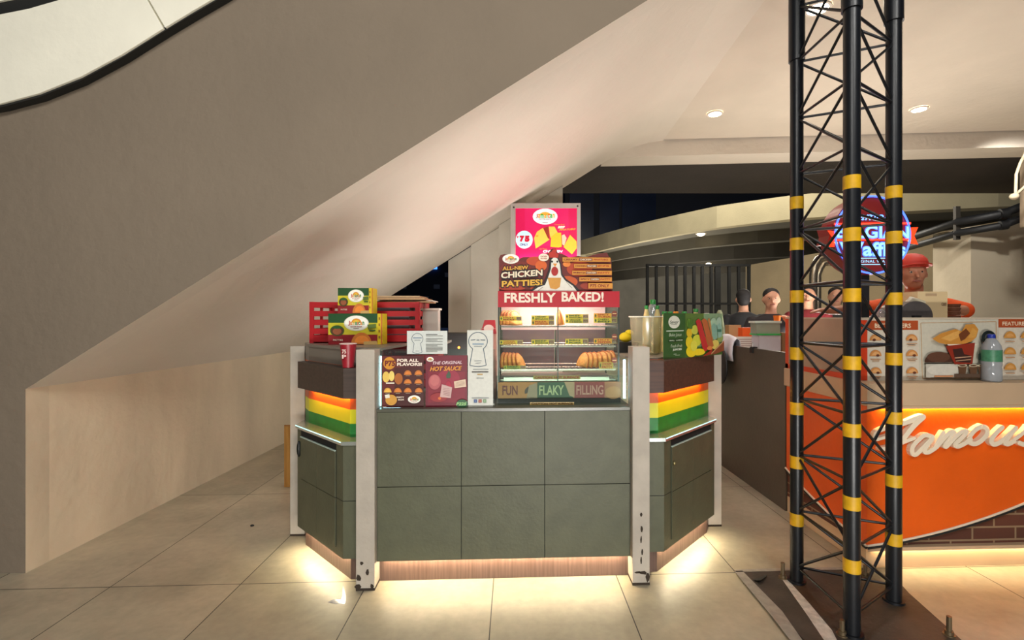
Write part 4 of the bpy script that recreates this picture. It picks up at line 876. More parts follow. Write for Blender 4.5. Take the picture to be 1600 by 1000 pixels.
q = MB(); q.add([fz(1176,906,.013),fz(1198,900,.02),fz(1188,907,.03),fz(1180,906.5,.02)],[(0,1,2,3)],blk); q.add([fz(1176,906,.0135),fz(1198,898,.0135),fz(1198,900,.02)],[(0,1,2)],blk); q.build('peeled_tape', label='curled black scrap of tape at the back left corner of the floor plate', cat='tape')
bm_ = M('bolt_brass', (120,104,80), .4, metal=.7, noise=.15)
for px,py,hh,lab in ((1223,903,.075,'upright threaded bolt beside the left truss leg'),(1316,992,.06,'upright threaded bolt left of the nearest truss leg'),(1483,992,.075,'upright threaded bolt at the right corner of the floor plate'),(1352,899,.05,'upright threaded bolt behind the truss, at the back of the plate')):
    c0 = fz(px,py,.012); t = thing('anchor_bolt', c0, lab, 'bolt', 'anchor bolts of the truss plate')
    q = MB(); q.lathe([(.0095,.0),(.0095,hh)],c0,bm_,12); q.build('rod', t)
    q = MB(); q.lathe([(.022,.0),(.022,.004)],c0,bm_,20); q.build('washer', t)
    q = MB(); q.lathe([(.016,.004),(.016,.018)],c0,bm_,6); q.build('nut', t)
q = MB(); q.ext([fz(x,y,.0005) for x,y in ((512,941),(522,936),(534,938),(536,912),(541,935),(538,943),(525,944))],(0,0,.0006),M('clear_tape',(226,224,232),.08,metal=.6,noise=.2,scale=60)); q.build('tape_scrap', label='shiny scrap of clear tape on the floor by the left front post', cat='tape')
q = MB(); q.ball(fz(394,821,.006),(.012,.008,.006),blk,8,6); q.build('floor_pebble', label='tiny dark pebble on the floor left of the stall', cat='pebble')
# ================================================================== dark board and waffle booth
bd = M('board_brown', (84,73,61), .3, noise=.15, scale=2.5, bump=.1)
t = thing('partition_board', (1.82,3.8,0), 'tall dark brown board standing between the patty stall and the orange booth', 'partition')
q = MB(); q.box(1.808,1.832,3.17,4.40,0,1.055,bd); q.build('board', t)
XB, XE, YB_ = 1.80, 4.4, 2.42
org = M('booth_orange', (226,92,14), .38, noise=.08, scale=3, bump=.12, bscale=50); bei = M('booth_beige', (196,168,136), .5, noise=.05, scale=4); orr = M('booth_red_orange', (206,66,16), .4, noise=.05)
bk = M('brick_wall', (84,48,34), .8, noise=0); nt = bk.node_tree; b = nt.nodes['Principled BSDF']
g_ = nt.nodes.new('ShaderNodeNewGeometry'); sp = nt.nodes.new('ShaderNodeSeparateXYZ'); ad = nt.nodes.new('ShaderNodeMath'); cb = nt.nodes.new('ShaderNodeCombineXYZ')
br = nt.nodes.new('ShaderNodeTexBrick'); br.inputs['Scale'].default_value = 1; br.inputs['Brick Width'].default_value = .235; br.inputs['Row Height'].default_value = .066; br.inputs['Mortar Size'].default_value = .005
br.inputs['Color1'].default_value = [s2l(v) for v in (96,52,36)]+[1]; br.inputs['Color2'].default_value = [s2l(v) for v in (74,42,30)]+[1]; br.inputs['Mortar'].default_value = [s2l(v) for v in (140,116,88)]+[1]
nt.links.new(g_.outputs['Position'], sp.inputs[0]); nt.links.new(sp.outputs[0], ad.inputs[0]); nt.links.new(sp.outputs[1], ad.inputs[1]); nt.links.new(ad.outputs[0], cb.inputs[0]); nt.links.new(sp.outputs[2], cb.inputs[1]); nt.links.new(cb.outputs[0], br.inputs['Vector']); nt.links.new(br.outputs['Color'], b.inputs['Base Color'])
bo = thing('waffle_booth', (2.6,2.8,0), 'orange booth with a beige ledge, brick foot and white menu panels, behind the truss tower', 'booth')
q = MB(); q.box(XB+.01,XE,YB_+.01,YB_+.5,0,.108,bei); q.box(XB+.01,XB+.4,YB_+.5,3.15,0,.108,bei); q.build('plinth', bo)
q = MB(); q.box(XB+.012,XE,YB_+.014,YB_+.48,.108,.85,bk); q.box(XB+.012,XB+.4,YB_+.48,3.15,.108,.85,bk); q.build('brick_base', bo)
def cz_(s): return .130+.11*s+.16*s*s
q = MB(); n = 24
def cpanel(P0, ax, Lg, th):                                         # panel with a curved lower edge
    ss = [Lg*i/n for i in range(n+1)]
    pts_ = [P0(s,min(.83,cz_(s))) for s in ss]+[P0(Lg,.8385),P0(0,.8385)]
    return pts_
q.ext(cpanel(lambda s,z: Vector((XB+s,YB_-.012,z)),0,1.95,0),(0,.024,0),org)
q.build('curved_front_panel', bo)
q = MB(); q.ext(cpanel(lambda s,z: Vector((XB-.002,YB_-.010+s,z)),0,.73,0),(.012,0,0),org); q.build('curved_side_panel', bo)
for dz,r,m_,nm in ((-.004,.006,M('trim_white',(220,206,186),.4),'edge_trim'),(-.016,.0065,blk,'edge_trim')):
    q = MB(); q.tube([Vector((XB+s,YB_-.014,min(.83,cz_(s))+dz)) for s in [1.95*i/30 for i in range(31)]],r,m_,8); q.build(nm, bo)
    q = MB(); q.tube([Vector((XB-.004,YB_-.01+s,min(.83,cz_(s))+dz)) for s in [.74*i/14 for i in range(15)]],r,m_,8); q.build(nm, bo)
q = MB(); q.box(XB-.012,XE,YB_-.03,YB_+.5,.839,.955,bei); q.box(XB-.012,XB+.4,YB_+.5,3.155,.839,.955,bei); q.build('ledge', bo, bevel=.004)
q = MB(); q.box(XB-.012,XE,YB_-.030,YB_-.0265,.826,.8395,bei); q.build('ledge_lip', bo)
q = MB(); q.box(XB+.06,XE,YB_-.0255,YB_-.0155,.834,.8385,M('booth_led',(255,190,80),.4,emit=110,noise=0,ecol=(255,196,110))); q.build('light_strip', bo)
q = MB(); q.box(XB+.05,XE,YB_-.008,YB_+.002,.1045,.1078,M('booth_foot_led',(255,224,150),.4,emit=42,noise=0,ecol=(255,232,180))); q.build('light_strip', bo)
q = MB(); q.box(XB+.0,XE,YB_-.016,YB_+.014,.108,.116,bei); q.box(XB+.0,XE,YB_-.016,YB_-.013,.098,.108,bei); q.build('foot_trim', bo)
PY_ = 2.50; zt_, zb_ = 1.281, .9555
q = MB(); q.box(XB+.002,XE,PY_,PY_+.02,zb_,zt_,PR((206,196,178)))
def bx(px): return QX(px,PY_)
c = Card(q,(bx(1340),PY_-.0004,zb_),(bx(1600),PY_-.0004,zb_),(bx(1340),PY_-.0004,zt_),(0,45,1600,670))
c.rect(30,55,92,668,(206,62,24)); c.rect(92,60,575,155,(168,74,36)); c.rect(585,50,1335,655,(196,190,172))
for l in ([(600,85),(1325,72),(1325,650),(615,650),(600,85)],): c.line(l,6,(176,134,84))
c.text('BEST SELLERS',160,90,505,135,(226,206,176),.02)
c.rect(1348,40,1900,132,(168,74,36)); c.text('FEATURED',1385,72,1640,112,(226,206,176),.02); c.rect(1342,132,1900,668,(208,198,180))
for x in (165,505):
    for i,y in enumerate((262,420,596)):
        c.ell(x,y,56,62,(196,132,70),a0=0,a1=180); c.ell(x+4,y-8,38,36,(214,160,104),a0=0,a1=180); c.ell(x+(20 if i else -12),y-6,16,13,(96,50,30)); c.line([(x-50,y+32),(x+50,y+32)],9,(186,140,100)); c.line([(x-34,y+50),(x+34,y+50)],7,(186,140,100))
for x in (1442,1600,1740):
    for i,y in enumerate((240,405,565)):
        c.ell(x,y,58,70,(200,140,64),a0=0,a1=180); c.ell(x,y-14,36,34,(216,160,96),a0=0,a1=180); c.line([(x-45,y+34),(x+45,y+34)],9,(186,140,100))
# picture of a cup of waffles
c.ell(760,470,150,84,(70,44,32),a0=-10,a1=190); c.ell(740,430,110,52,(92,60,44)); c.rect(620,500,930,640,(190,184,170)); c.ell(780,560,150,60,(206,200,186))
c.poly([(680,245),(760,190),(900,145),(960,170),(1000,100),(1080,95),(1120,150),(1100,230),(1050,275),(940,310),(850,310),(740,285)],(196,134,56)); c.poly([(760,240),(880,180),(940,160),(930,230),(850,270)],(214,160,84)); c.poly([(930,200),(1000,140),(1040,190),(990,250),(950,270)],(110,60,30)); c.poly([(1020,240),(1060,130),(1110,170),(1090,230)],(206,150,70))
c.ell(960,300,142,30,(222,206,186),a0=180,a1=360); c.poly([(805,318),(1085,285),(1060,500),(890,505)],(140,44,26)); c.poly([(870,350),(960,340),(980,400),(1050,420),(1040,490),(900,480),(880,400)],(60,34,28)); c.line([(890,440),(1050,425)],10,(190,150,120)); c.line([(900,470),(1045,455)],8,(190,150,120))
for x in (962,1065,1150): c.poly([(x-42,520),(x+42,520),(x+30,605),(x-30,605)],(96,66,44)); c.ell(x,518,44,13,(206,190,160)); c.ell(x,518,32,8,(80,44,26))
c.ell(1210,235,70,74,(30,38,36)); c.ell(1215,235,44,46,(110,110,104)); c.poly([(1110,400),(1200,350),(1200,470),(1110,460)],(36,50,44)); c.rect(690,615,870,630,(190,130,90)); c.rect(880,600,1200,640,(90,70,56))
q.build('menu_panel', bo)
q = MB(); q.box(XB-.004,XB+.012,PY_,PY_+.03,zb_,zt_,orr); q.box(XB-.004,XB+.012,3.12,3.15,zb_,zt_,orr); q.box(XB-.004,XB+.006,PY_,3.15,zb_,zb_+.03,orr); q.build('side_frame', bo)
q = MB(); q.box(XB,XB+.008,PY_+.03,3.12,zb_+.03,zt_,M('side_sheet_hazy',(176,150,126),.35,noise=.12,scale=4)); q.build('side_sheet', bo)
q = MB(); q.box(XB-.004,XE,PY_-.003,PY_+.035,zt_,zt_+.008,M('rail_pale',(196,180,158),.4)); q.box(XB-.004,XB+.03,PY_+.035,3.15,zt_,zt_+.008,M('rail_pale')); q.build('top_rail', bo)
q = MB(); q.box(XB+.02,XE,PY_+.03,PY_+.42,1.20,1.2795,M('booth_shelf',(150,140,128),.4)); q.build('inner_shelf', bo)
# raised script letters
wl = M('letter_white', (238,222,196), .5, noise=.03)
kk = [0]
def stroke(pts_, w_, q, depth=.022, y=YB_-.0125):
    P_ = [Vector(p) for p in pts_]; out = []
    for i in range(len(P_)-1):                                     # Catmull-Rom through the points
        p0,p1,p2,p3 = P_[max(i-1,0)],P_[i],P_[i+1],P_[min(i+2,len(P_)-1)]
        for k_ in range(5):
            u = k_/5; out.append(.5*((2*p1)+(p2-p0)*u+(2*p0-5*p1+4*p2-p3)*u*u+(3*p1-p0-3*p2+p3)*u**3))
    out.append(P_[-1]); nn = len(out); wf = w_ if callable(w_) else (lambda u: w_)
    sc_ = 6.154; lft, rgt = [], []
    def wp(v): return Vector((QX(1340+v.x/sc_,YB_-.0125), y, QZ(1340+v.x/sc_,620+v.y/sc_,YB_-.0125)))
    for i,v in enumerate(out):
        if i%3: continue
        r = wf(i/(nn-1))/2; q.ext([wp(v+Vector((math.cos(a*math.pi/7)*r,math.sin(a*math.pi/7)*r))) for a in range(14)],(0,-depth-kk[0],0),wl); kk[0] += .00006
    for i in range(nn-1):
        d = (out[i+1]-out[i]); 
        if d.length < 1e-4: continue
        d.normalize(); nrm = Vector((-d.y,d.x)); r0,r1 = wf(i/(nn-1))/2,wf((i+1)/(nn-1))/2
        q.ext([wp(out[i]+nrm*r0),wp(out[i+1]+nrm*r1),wp(out[i+1]-nrm*r1),wp(out[i]-nrm*r0)],(0,-depth-kk[0],0),wl); kk[0] += .00006
sgn_ = thing('script_sign', (2.3,YB_-.013,.6), 'raised white script lettering reading Famous on the orange front of the booth', 'lettering')
LT = {'letter':None}
ltr = [
 [([(160,392),(132,385),(150,335),(215,300),(320,272),(440,235),(530,200),(592,182)],lambda u:30+22*u),([(590,185),(520,250),(440,345),(370,440),(310,520),(268,590)],lambda u:56-26*u),([(190,492),(290,470),(400,425),(505,385)],lambda u:40-10*u),([(150,400),(250,370),(300,350)],26)],
 [([(685,375),(615,358),(550,405),(495,470),(490,525),(520,545),(570,500),(640,430),(690,375)],42),([(675,400),(620,470),(605,515),(640,520),(705,480)],40)],
 [([(790,335),(750,400),(705,490)],40),([(720,475),(800,380),(860,325),(890,330),(850,390),(800,455),(812,470)],40),([(815,465),(900,370),(965,318),(1005,322),(960,380),(895,440),(915,465),(985,435),(1050,385)],40)],
 [([(1155,275),(1090,310),(1035,380),(1045,430),(1095,440),(1160,400),(1205,340),(1195,290),(1155,275)],44)],
 [([(1350,285),(1290,340),(1245,405),(1265,445),(1320,430),(1400,365),(1475,290)],44),([(1475,290),(1410,370),(1375,425),(1400,442),(1470,405)],44)],
 [([(1475,395),(1540,345),(1600,280)],36),([(1600,280),(1610,340),(1650,400),(1620,450),(1550,448),(1510,430)],42)]]
for L2 in ltr:
    q = MB(); kk[0] = 0
    for pts_,w_ in L2: stroke(pts_, w_, q)
    q.nofix = False; q.build('letter', sgn_)

# bottle on the ledge
bt = thing('soda_bottle', (QX(1549,2.448),2.448,.9555), 'plastic bottle with a blue cap and green label on the beige booth ledge', 'bottle')
b0 = bt.location; plc = GL('bottle_plastic', (206,210,214), .1, .12, .42)
q = MB(); q.lathe([(.038,0),(.043,.006),(.043,.06),(.041,.075),(.043,.09),(.043,.165),(.038,.19),(.022,.218),(.014,.228)],b0,plc,24); q.build('bottle_body', bt)
q = MB(); q.lathe([(.0437,.105),(.0437,.165)],b0,M('label_green',(70,130,96),.4,noise=.2,scale=60),24,False); q.build('label', bt)
q = MB(); q.lathe([(.0165,.226),(.0165,.244),(.014,.246)],b0,M('cap_blue',(28,50,150),.4),20); q.build('cap', bt)
# machines and parcels on the booth counter
t = thing('waffle_iron', (QX(1430,2.75),2.75,1.28), 'rounded grey steel waffle machine on the booth counter behind the menu panel', 'waffle iron')
mt = M('machine_steel', (130,122,118), .3, metal=.7, noise=.12, scale=20)
def halfdisc(px0,px1,py0,y,z0,dep,m_,q):
    x0,x1 = QX(px0,y),QX(px1,y); z1 = QZ((px0+px1)/2,py0,y); cx_,rx = (x0+x1)/2,(x1-x0)/2
    q.ext([(cx_+rx*math.cos(math.pi*i/20)*(1), y, z0+(z1-z0)*math.sin(math.pi*i/20)**.8) for i in range(21)],(0,dep,0),m_)
q = MB(); halfdisc(1405,1458,470.5,2.62,1.2805,.16,mt,q); q.build('drum', t)
q = MB(); x_ = QX(1431,2.615); q.box(x_-.02,x_+.02,2.60,2.62,1.2805,1.30,blk); q.build('latch', t)
q = MB(); q.tube([(QX(1410,2.8),2.80,1.33),(QX(1424,2.8),2.80,1.395),(QX(1442,2.8),2.80,1.37)],.02,M('machine_pale',(196,186,160),.4),10); q.build('lid_handle', t)
q = MB(); y = 2.80; q.box(QX(1434,y),QX(1480.5,y),y,y+.11,1.2805,QZ(1457,455.5,y),M('box_cream',(222,196,150),.6,noise=.03)); c = Card(q,(QX(1434,y),y-.0005,1.2805),(QX(1480.5,y),y-.0005,1.2805),(QX(1434,y),y-.0005,QZ(1457,455.5,y)),(0,0,47,42)); c.rect(12,3,30,7,(190,160,124)); c.text('G&B',37,17,45,22,(120,90,70)); q.build('cream_box', label='cream carton standing on the booth counter right of the waffle machine', cat='box')
t = thing('cone_sleeve_stack', (QX(1490,2.85),2.85,1.28), 'small brown stack of cup sleeves right of the cream carton on the booth counter', 'cup sleeves')
for i in range(4):
    q = MB(); z0_ = 1.2805+i*.023; q.lathe([(.03,0),(.036,.021)],(QX(1490,2.85),2.85,z0_),M('sleeve_brown',(110,66,44),.7,noise=.1),20); q.build('sleeve', t)
q = MB(); q.lathe([(.0,.0),(.018,.0),(.024,.04),(.016,.05),(.006,.054)],(QX(1376,2.65),2.65,1.2805),GL('glass_dome',(230,226,220),.2,.05,.25),20,False); q.build('glass_jar', label='small glass jar on the booth counter beside the sign pole', cat='jar')

# round neon sign on a pole
SY = 2.72; cx_, cz0 = QX(1362.5,SY), QZ(1362.5,367,SY); pr_ = (QX(1421.5,SY)-QX(1303.5,SY))/2
ns = thing('round_neon_sign', (cx_,SY+.06,1.2795), 'round red sign with blue neon ring reading BELGIAN Waffles, behind the truss', 'neon sign')
rs = M('sign_red', (140,40,34), .4, noise=.08)
def disc(q, R, y0, y1, m_, n=48):
    q.ext([(cx_+R*math.cos(2*math.pi*i/n), y0, cz0+R*math.sin(2*math.pi*i/n)) for i in range(n)],(0,y1-y0,0),m_)
q = MB(); disc(q, pr_+.004, SY+.004, SY+.125, rs); q.build('drum', ns)
q = MB(); q.ext([(cx_+dx,SY+.02,cz0+dz) for dx,dz in ((-pr_-.03,.058),(-pr_+.02,.07),(-pr_+.02,-.05),(-pr_-.03,-.05),(-pr_-.012,.0))],(0,.10,0),rs); q.build('drum_wing', ns)
q = MB(); q.box(cx_-.022,cx_+.022,SY+.05,SY+.09,1.2802,cz0-pr_+.01,blk); q.build('pole', ns)
nb_ = M('neon_blue', (40,60,120), .4, emit=2.6, noise=0, ecol=(70,110,255)); nr_ = M('neon_red', (255,60,40), .4, emit=3.2, noise=0, ecol=(255,50,30)); nw_ = M('neon_white', (90,110,130), .4, emit=1.5, noise=0, ecol=(150,215,255)); na_ = M('neon_amber',(255,190,60),.4,emit=.8,noise=0)
q = MB(); q.tube([(cx_+pr_*.985*math.cos(2*math.pi*i/72),SY-.006,cz0+pr_*.985*math.sin(2*math.pi*i/72)) for i in range(73)],.0052,nb_,8,False); q.build('neon_ring', ns)
nz = MB(); c = Card(nz,(QX(1270,SY),SY+.002,QZ(1362,440,SY)),(QX(1450,SY),SY+.002,QZ(1362,440,SY)),(QX(1270,SY),SY+.002,QZ(1362,290,SY)),(0,0,1200,1000),step=.001)
c.poly([(225,395),(1005,385),(1005,575),(225,580)],(150,30,40)); c.poly([(150,470),(225,480),(225,640),(165,640),(205,550)],M('neon_red2',(230,60,30),.4,emit=1.6,noise=0,ecol=(235,60,20))); c.poly([(1005,435),(1095,430),(1055,520),(1095,612),(1005,600)],M('neon_red2')); c.poly([(210,590),(258,590),(258,640)],na_); c.poly([(975,570),(1020,570),(1000,600)],na_)
c.line([(215,405),(1015,390)],20,nr_); c.line([(225,570),(1010,560)],18,nr_)
nz.build('banner', ns)
def neon_text(tx,x0,y0,x1,y1,m_,bold,shear=0,halo=None,nm='lettering'):
    n2 = MB(); c2 = Card(n2,c.o-Vector((0,.010,0)),c.o-Vector((0,.010,0))+c.U,c.o-Vector((0,.010,0))+c.V,(0,0,1200,1000))
    if halo: c2.d = -.004; c2.text(tx,x0-5,y0-9,x1+5,y1+9,halo,bold+.03,shear); c2.d = 0
    c2.text(tx,x0,y0,x1,y1,m_,bold,shear); n2.nofix = True; n2.build(nm, ns)
neon_text('BELGIAN',238,425,990,548,nw_,.02,0,nb_)
neon_text('Waffles',270,592,955,735,nw_,.02,0,nb_)
neon_text('Famous',400,275,860,365,M('neon_script',(120,170,255),.4,emit=2.5,noise=0,ecol=(90,150,255)),.0,.35)
neon_text('ORIGINAL WAFFLES',400,775,860,805,nw_,.0)
n2 = MB(); c2 = Card(n2,c.o-Vector((0,.006,0)),c.o-Vector((0,.006,0))+c.U,c.o-Vector((0,.006,0))+c.V,(0,0,1200,1000)); c2.line([(330,760),(920,755)],9,nw_); c2.line([(360,824),(890,820)],9,nw_); n2.build('neon_lines', ns)

# prep table behind the dark board and what stands on it
t = thing('prep_table', (1.99,3.95,0), 'narrow pale table behind the dark board, loaded with tubs and boxes', 'table')
q = MB(); q.box(1.85,2.13,3.5,4.47,.955,.985,M('table_grey',(150,146,138),.4)); q.build('tabletop', t)
for x in (1.87,2.08):
    for y in (3.53,4.41): q = MB(); q.box(x,x+.03,y,y+.03,0,.955,blk); q.build('leg', t)
def on(px0,px1,py0,y,z0,dep,m_,q=None): 
    q = q or MB(); q.box(QX(px0,y),QX(px1,y),y,y+dep,z0,QZ((px0+px1)/2,py0,y),m_); return q
zT = .9855
on(1186,1220,524,3.80,zT,.12,M('tub_white',(200,198,206),.5,noise=.08)).build('food_tub', label='white tub under a green lid behind the dark board, lowest of its stack', cat='tub')
zz = QZ(1203,524,3.80)+.0006; q = MB(); q.box(QX(1184,3.79),QX(1221,3.79),3.795,3.925,zz,zz+.012,M('lid_green',(60,180,90),.4)); q.build('tub_lid', label='green lid lying on the white tub behind the dark board', cat='lid')
t = thing('food_tub', (QX(1201,3.80),3.85,zz+.0126), 'grey-green tub with a white lid stacked above the green lid', 'tub')
q = MB(); q.box(QX(1182,3.81),QX(1219,3.81),3.81,3.91,zz+.0126,QZ(1200,505,3.81),M('tub_greygreen',(150,158,140),.4,noise=.08)); q.build('tub_body', t)
q = MB(); q.box(QX(1180,3.805),QX(1221.5,3.805),3.805,3.915,QZ(1200,505,3.81)+.0003,QZ(1200,501.5,3.81),M('lid_white',(206,220,206),.4)); q.build('lid', t)
q = on(1148,1186,526,4.10,zT,.012,M('price_list',(214,200,190),.6)); c = Card(q,(QX(1148,4.1),4.0995,zT),(QX(1186,4.1),4.0995,zT),(QX(1148,4.1),4.0995,QZ(1167,526,4.1)),(0,0,40,30))
for i in range(5): c.line([(4,5+i*4),(34,5+i*4)],1.2,(150,110,110))
q.build('price_sheet', label='white printed sheet propped behind the dark board', cat='paper')
on(1160,1185,512,4.14,zT,.08,M('box_orange',(226,84,14),.45)).build('orange_box', label='bright orange box behind the dark board, left of the tubs', cat='box')
on(1139,1158,508,4.26,zT,.08,M('box_kraft',(176,136,90),.7,noise=.08)).build('kraft_box', label='brown cardboard box behind the left end of the dark board', cat='box')
on(1222,1231,520,3.82,zT,.10,M('box_tan',(150,112,76),.7)).build('tan_box', label='narrow tan box between the tubs and the orange booth corner', cat='box')
def sheet(q, rows, m_):                                            # loft through rows of points
    n = len(rows[0]); vs = [v for r in rows for v in r]
    q.add(vs, [(i*n+k,i*n+k+1,(i+1)*n+k+1,(i+1)*n+k) for i in range(len(rows)-1) for k in range(n-1)], m_, True)
q = MB(); prof = [(1.790,.93),(1.782,.99),(1.786,1.05),(1.800,1.095),(1.824,1.118),(1.850,1.10),(1.862,1.04),(1.858,.99)]; rows = []
for i in range(13):
    u = i/12; y = 3.90+.36*u; fo = math.sin(u*16)*.006
    rows.append([Vector((x-(fo if k < 4 else -fo*.3)-.004, y, z+(.03*math.sin(u*3.1)*(k in (2,3,4,5)))-(.16*max(0,u-.7)/.3 if k < 2 else 0))) for k,(x,z) in enumerate(prof)])
sheet(q, rows, M('white_cloth',(206,204,212),.7,noise=.08)); o = q.build('white_cloth', label='white cloth bundle draped over the left end of the dark board', cat='cloth')
sd = o.modifiers.new('thick','SOLIDIFY'); sd.thickness = .005
q = MB(); q.ball((1.752,4.06,.88),(.024,.13,.16),M('black_bag',(24,22,22),.5),20,14); q.ball((1.752,4.10,1.0),(.016,.07,.06),M('black_bag'),14,8); q.build('black_bag', label='black bag hanging on the outer side of the dark board under the white cloth', cat='bag')
q = MB(); q.box(1.797,1.807,3.60,3.64,1.02,1.06,blk); q.box(1.800,1.838,3.60,3.64,1.0555,1.066,blk); q.tube([(1.803,3.62,1.06),(1.806,3.62,1.10),(1.815,3.62,1.10)],.003,M('clip_silver',(150,146,140),.3,metal=.7),6); q.build('binder_clip', label='black binder clip on the top edge of the dark board', cat='clip')
q = MB(); vs = []; n = 18
for (z,r) in ((.9855,.035),(1.02,.045),(1.10,.046),(1.20,.040),(1.28,.030),(1.33,.022),(1.355,.012)):
    for k in range(n):
        a = 2*math.pi*k/n; rr = r*(1+.16*math.sin(3*a+z*20)+.1*math.sin(7*a-z*31)); vs.append((1.888+rr*math.cos(a), 4.395+rr*math.sin(a), z))
m = 7; q.add(vs,[(i*n+k,i*n+(k+1)%n,(i+1)*n+(k+1)%n,(i+1)*n+k) for i in range(m-1) for k in range(n)]+[tuple(range(n))[::-1],tuple(range((m-1)*n,m*n))],M('bag_green_grey',(140,150,120),.5,noise=.2,scale=30),True)
q.build('plastic_bag', label='grey-green plastic bag standing behind the left end of the dark board', cat='bag')
# silver pipes
slv = M('steel_tube', (170,160,140), .25, metal=.8)
t = thing('steel_pipework', P(1275,490,6.2), 'bent silver pipes rising behind the truss and left of the neon sign', 'pipe')
for dx,r in ((0,.05),(14,.04)):
    Z = 6.2; q = MB(); q.tube([P(1271+dx*.5,660,Z),P(1271+dx*.5,430,Z),P(1273+dx*.6,415+dx*.4,Z),P(1279+dx*.5,405+dx*.5,Z),P(1288,402+dx*.6,Z),P(1330,402+dx*.7,Z)],r,slv,12); q.build('pipe_run', t)

# ================================================================== people
def blob(q, voxel, name, parent, mats=None, it=4, label=None):
    """fuse overlapping capsules into one continuous surface"""
    o = q.build(name, parent); me0 = o.data
    r = o.modifiers.new('r','REMESH'); r.mode = 'VOXEL'; r.voxel_size = voxel; r.use_smooth_shade = True
    s_ = o.modifiers.new('s','SMOOTH'); s_.factor = .5; s_.iterations = it
    bpy.context.view_layer.update(); dg = bpy.context.evaluated_depsgraph_get()
    me = bpy.data.meshes.new_from_object(o.evaluated_get(dg)); o.modifiers.clear(); o.data = me
    me.materials.clear(); me.materials.append(q.mats[0])
    return o
def limb(q, pts_, rr, m_):
    pts_ = [Vector(p) for p in pts_]
    q.tube(pts_, rr, m_, 14)
    for p,r in zip(pts_,rr): q.ball(p, r*.995, m_, 14, 8)
def torso(q, base, secs, m_, rotf):                                 # secs: (z, half width, half depth, y shift)
    vs = []; n = 20
    for z,a,b_,dy in secs:
        for k in range(n):
            t_ = 2*math.pi*k/n; vs.append(rotf(a*math.cos(t_), b_*math.sin(t_)+dy, z))
    m = len(secs); fs = [(i*n+k,i*n+(k+1)%n,(i+1)*n+(k+1)%n,(i+1)*n+k) for i in range(m-1) for k in range(n)]
    fs += [tuple(range(n))[::-1], tuple(range((m-1)*n,m*n))]; q.add(vs, fs, m_, True)
def person(label, px, Z, H, yaw, skin, shirt, trous, hair, arms, tilt=(0,0), cap=None, vox=.011, long_hair=False, fingers=True, bend=0, grip=None):
    base = W((px-CX)*Z/F, Z, 0); cy_, sy_ = math.cos(yaw), math.sin(yaw)
    def R_(x, y, z, b_=None):                                       # local: faces -y, x to the viewer's right
        if z > .52*H and bend: y = y-(z-.52*H)*bend
        return Vector((base.x+x*cy_-y*sy_, base.y+x*sy_+y*cy_, z))
    t = thing('person', base, label, 'person')
    sk = M('skin_%d_%d_%d'%skin, skin, .55, noise=.04); sh = M('shirt_%d_%d_%d'%shirt, shirt, .8, noise=.08, scale=20); tr = M('trousers_%d_%d_%d'%trous, trous, .8); hm = M('hair_%d_%d_%d'%hair, hair, .7, noise=.15, scale=60)
    q = MB(); s = H/1.72
    torso(q, base, [(.49*H,.15*s,.10*s,0),(.53*H,.165*s,.11*s,0),(.60*H,.14*s,.10*s,0),(.70*H,.155*s,.11*s,0),(.78*H,.175*s,.11*s,0),(.815*H,.16*s,.09*s,.01),(.845*H,.08*s,.065*s,.01)], sk, R_)
    limb(q,[R_(0,.01,.83*H),R_(0,.0,.885*H)],[.058*s,.055*s],sk)
    for sx in (-1,1):
        limb(q,[R_(sx*.085*s,0,.50*H),R_(sx*.095*s,-.01,.28*H),R_(sx*.095*s,.01,.05*H)],[.085*s,.056*s,.038*s],sk)
        limb(q,[R_(sx*.095*s,.02,.03*H),R_(sx*.10*s,-.14*s,.022)],[.036*s,.026*s],sk)
    # head: skull, jaw, nose, brow, ears
    hx,hy = tilt; hc_ = R_(hx, hy-.01, .935*H)
    def Hh(x,y,z): 
        v = R_(hx+x*s, hy-.01+y*s, .935*H+z*s); return v
    q.ball(hc_+Vector((0,0,.015*s)),(.076*s,.090*s,.098*s),sk,20,14); q.ball(Hh(0,-.02,-.055),(.055*s,.062*s,.058*s),sk,16,10)
    limb(q,[Hh(0,-.088,.012),Hh(0,-.108,-.022)],[.009*s,.014*s],sk); limb(q,[Hh(-.035,-.082,.03),Hh(.035,-.082,.03)],[.012*s,.012*s],sk); limb(q,[Hh(-.02,-.080,-.055),Hh(.02,-.080,-.055)],[.010*s,.010*s],sk)
    for sx in (-1,1): q.ball(Hh(sx*.080,.01,-.005),(.012*s,.022*s,.030*s),sk,10,8)
    for sx,(el,wr,fdir,curl) in zip((-1,1),arms):                   # elbow, wrist, hand direction
        S = R_(sx*.185*s,0,.80*H); E = R_(*el); Wr = R_(*wr); d = (R_(*fdir)-R_(0,0,0)); d = Vector((d.x,d.y,fdir[2])).normalized()
        limb(q,[S,E,Wr],[.052*s,.040*s,.027*s],sk)
        side = d.cross(Vector((0,0,1))); side = side.normalized() if side.length > .1 else Vector((1,0,0)); nrm = side.cross(d).normalized()
        pc = Wr+d*.05; limb(q,[Wr,pc+side*.018],[.024,.018],sk); limb(q,[Wr,pc-side*.018],[.024,.018],sk); limb(q,[pc+side*.024,pc-side*.024],[.017,.017],sk)
        for k_,(o_,ln) in enumerate(((-.032,.062),(-.011,.074),(.011,.070),(.032,.055))):
            a0 = pc+side*o_+d*.012; a1 = a0+d*ln*.5-nrm*curl*ln*.25; a2 = a1+d*ln*.32*(1-curl*.5)-nrm*curl*ln*.55
            limb(q,[a0,a1,a2],[.0095,.0088,.0075],sk)
        th0 = Wr+d*.02-side*.022*sx; limb(q,[th0,th0+d*.026-side*.022*sx,th0+d*.052-side*.026*sx-nrm*.01],[.013,.011,.009],sk)
    blob(q, vox, 'body', t)
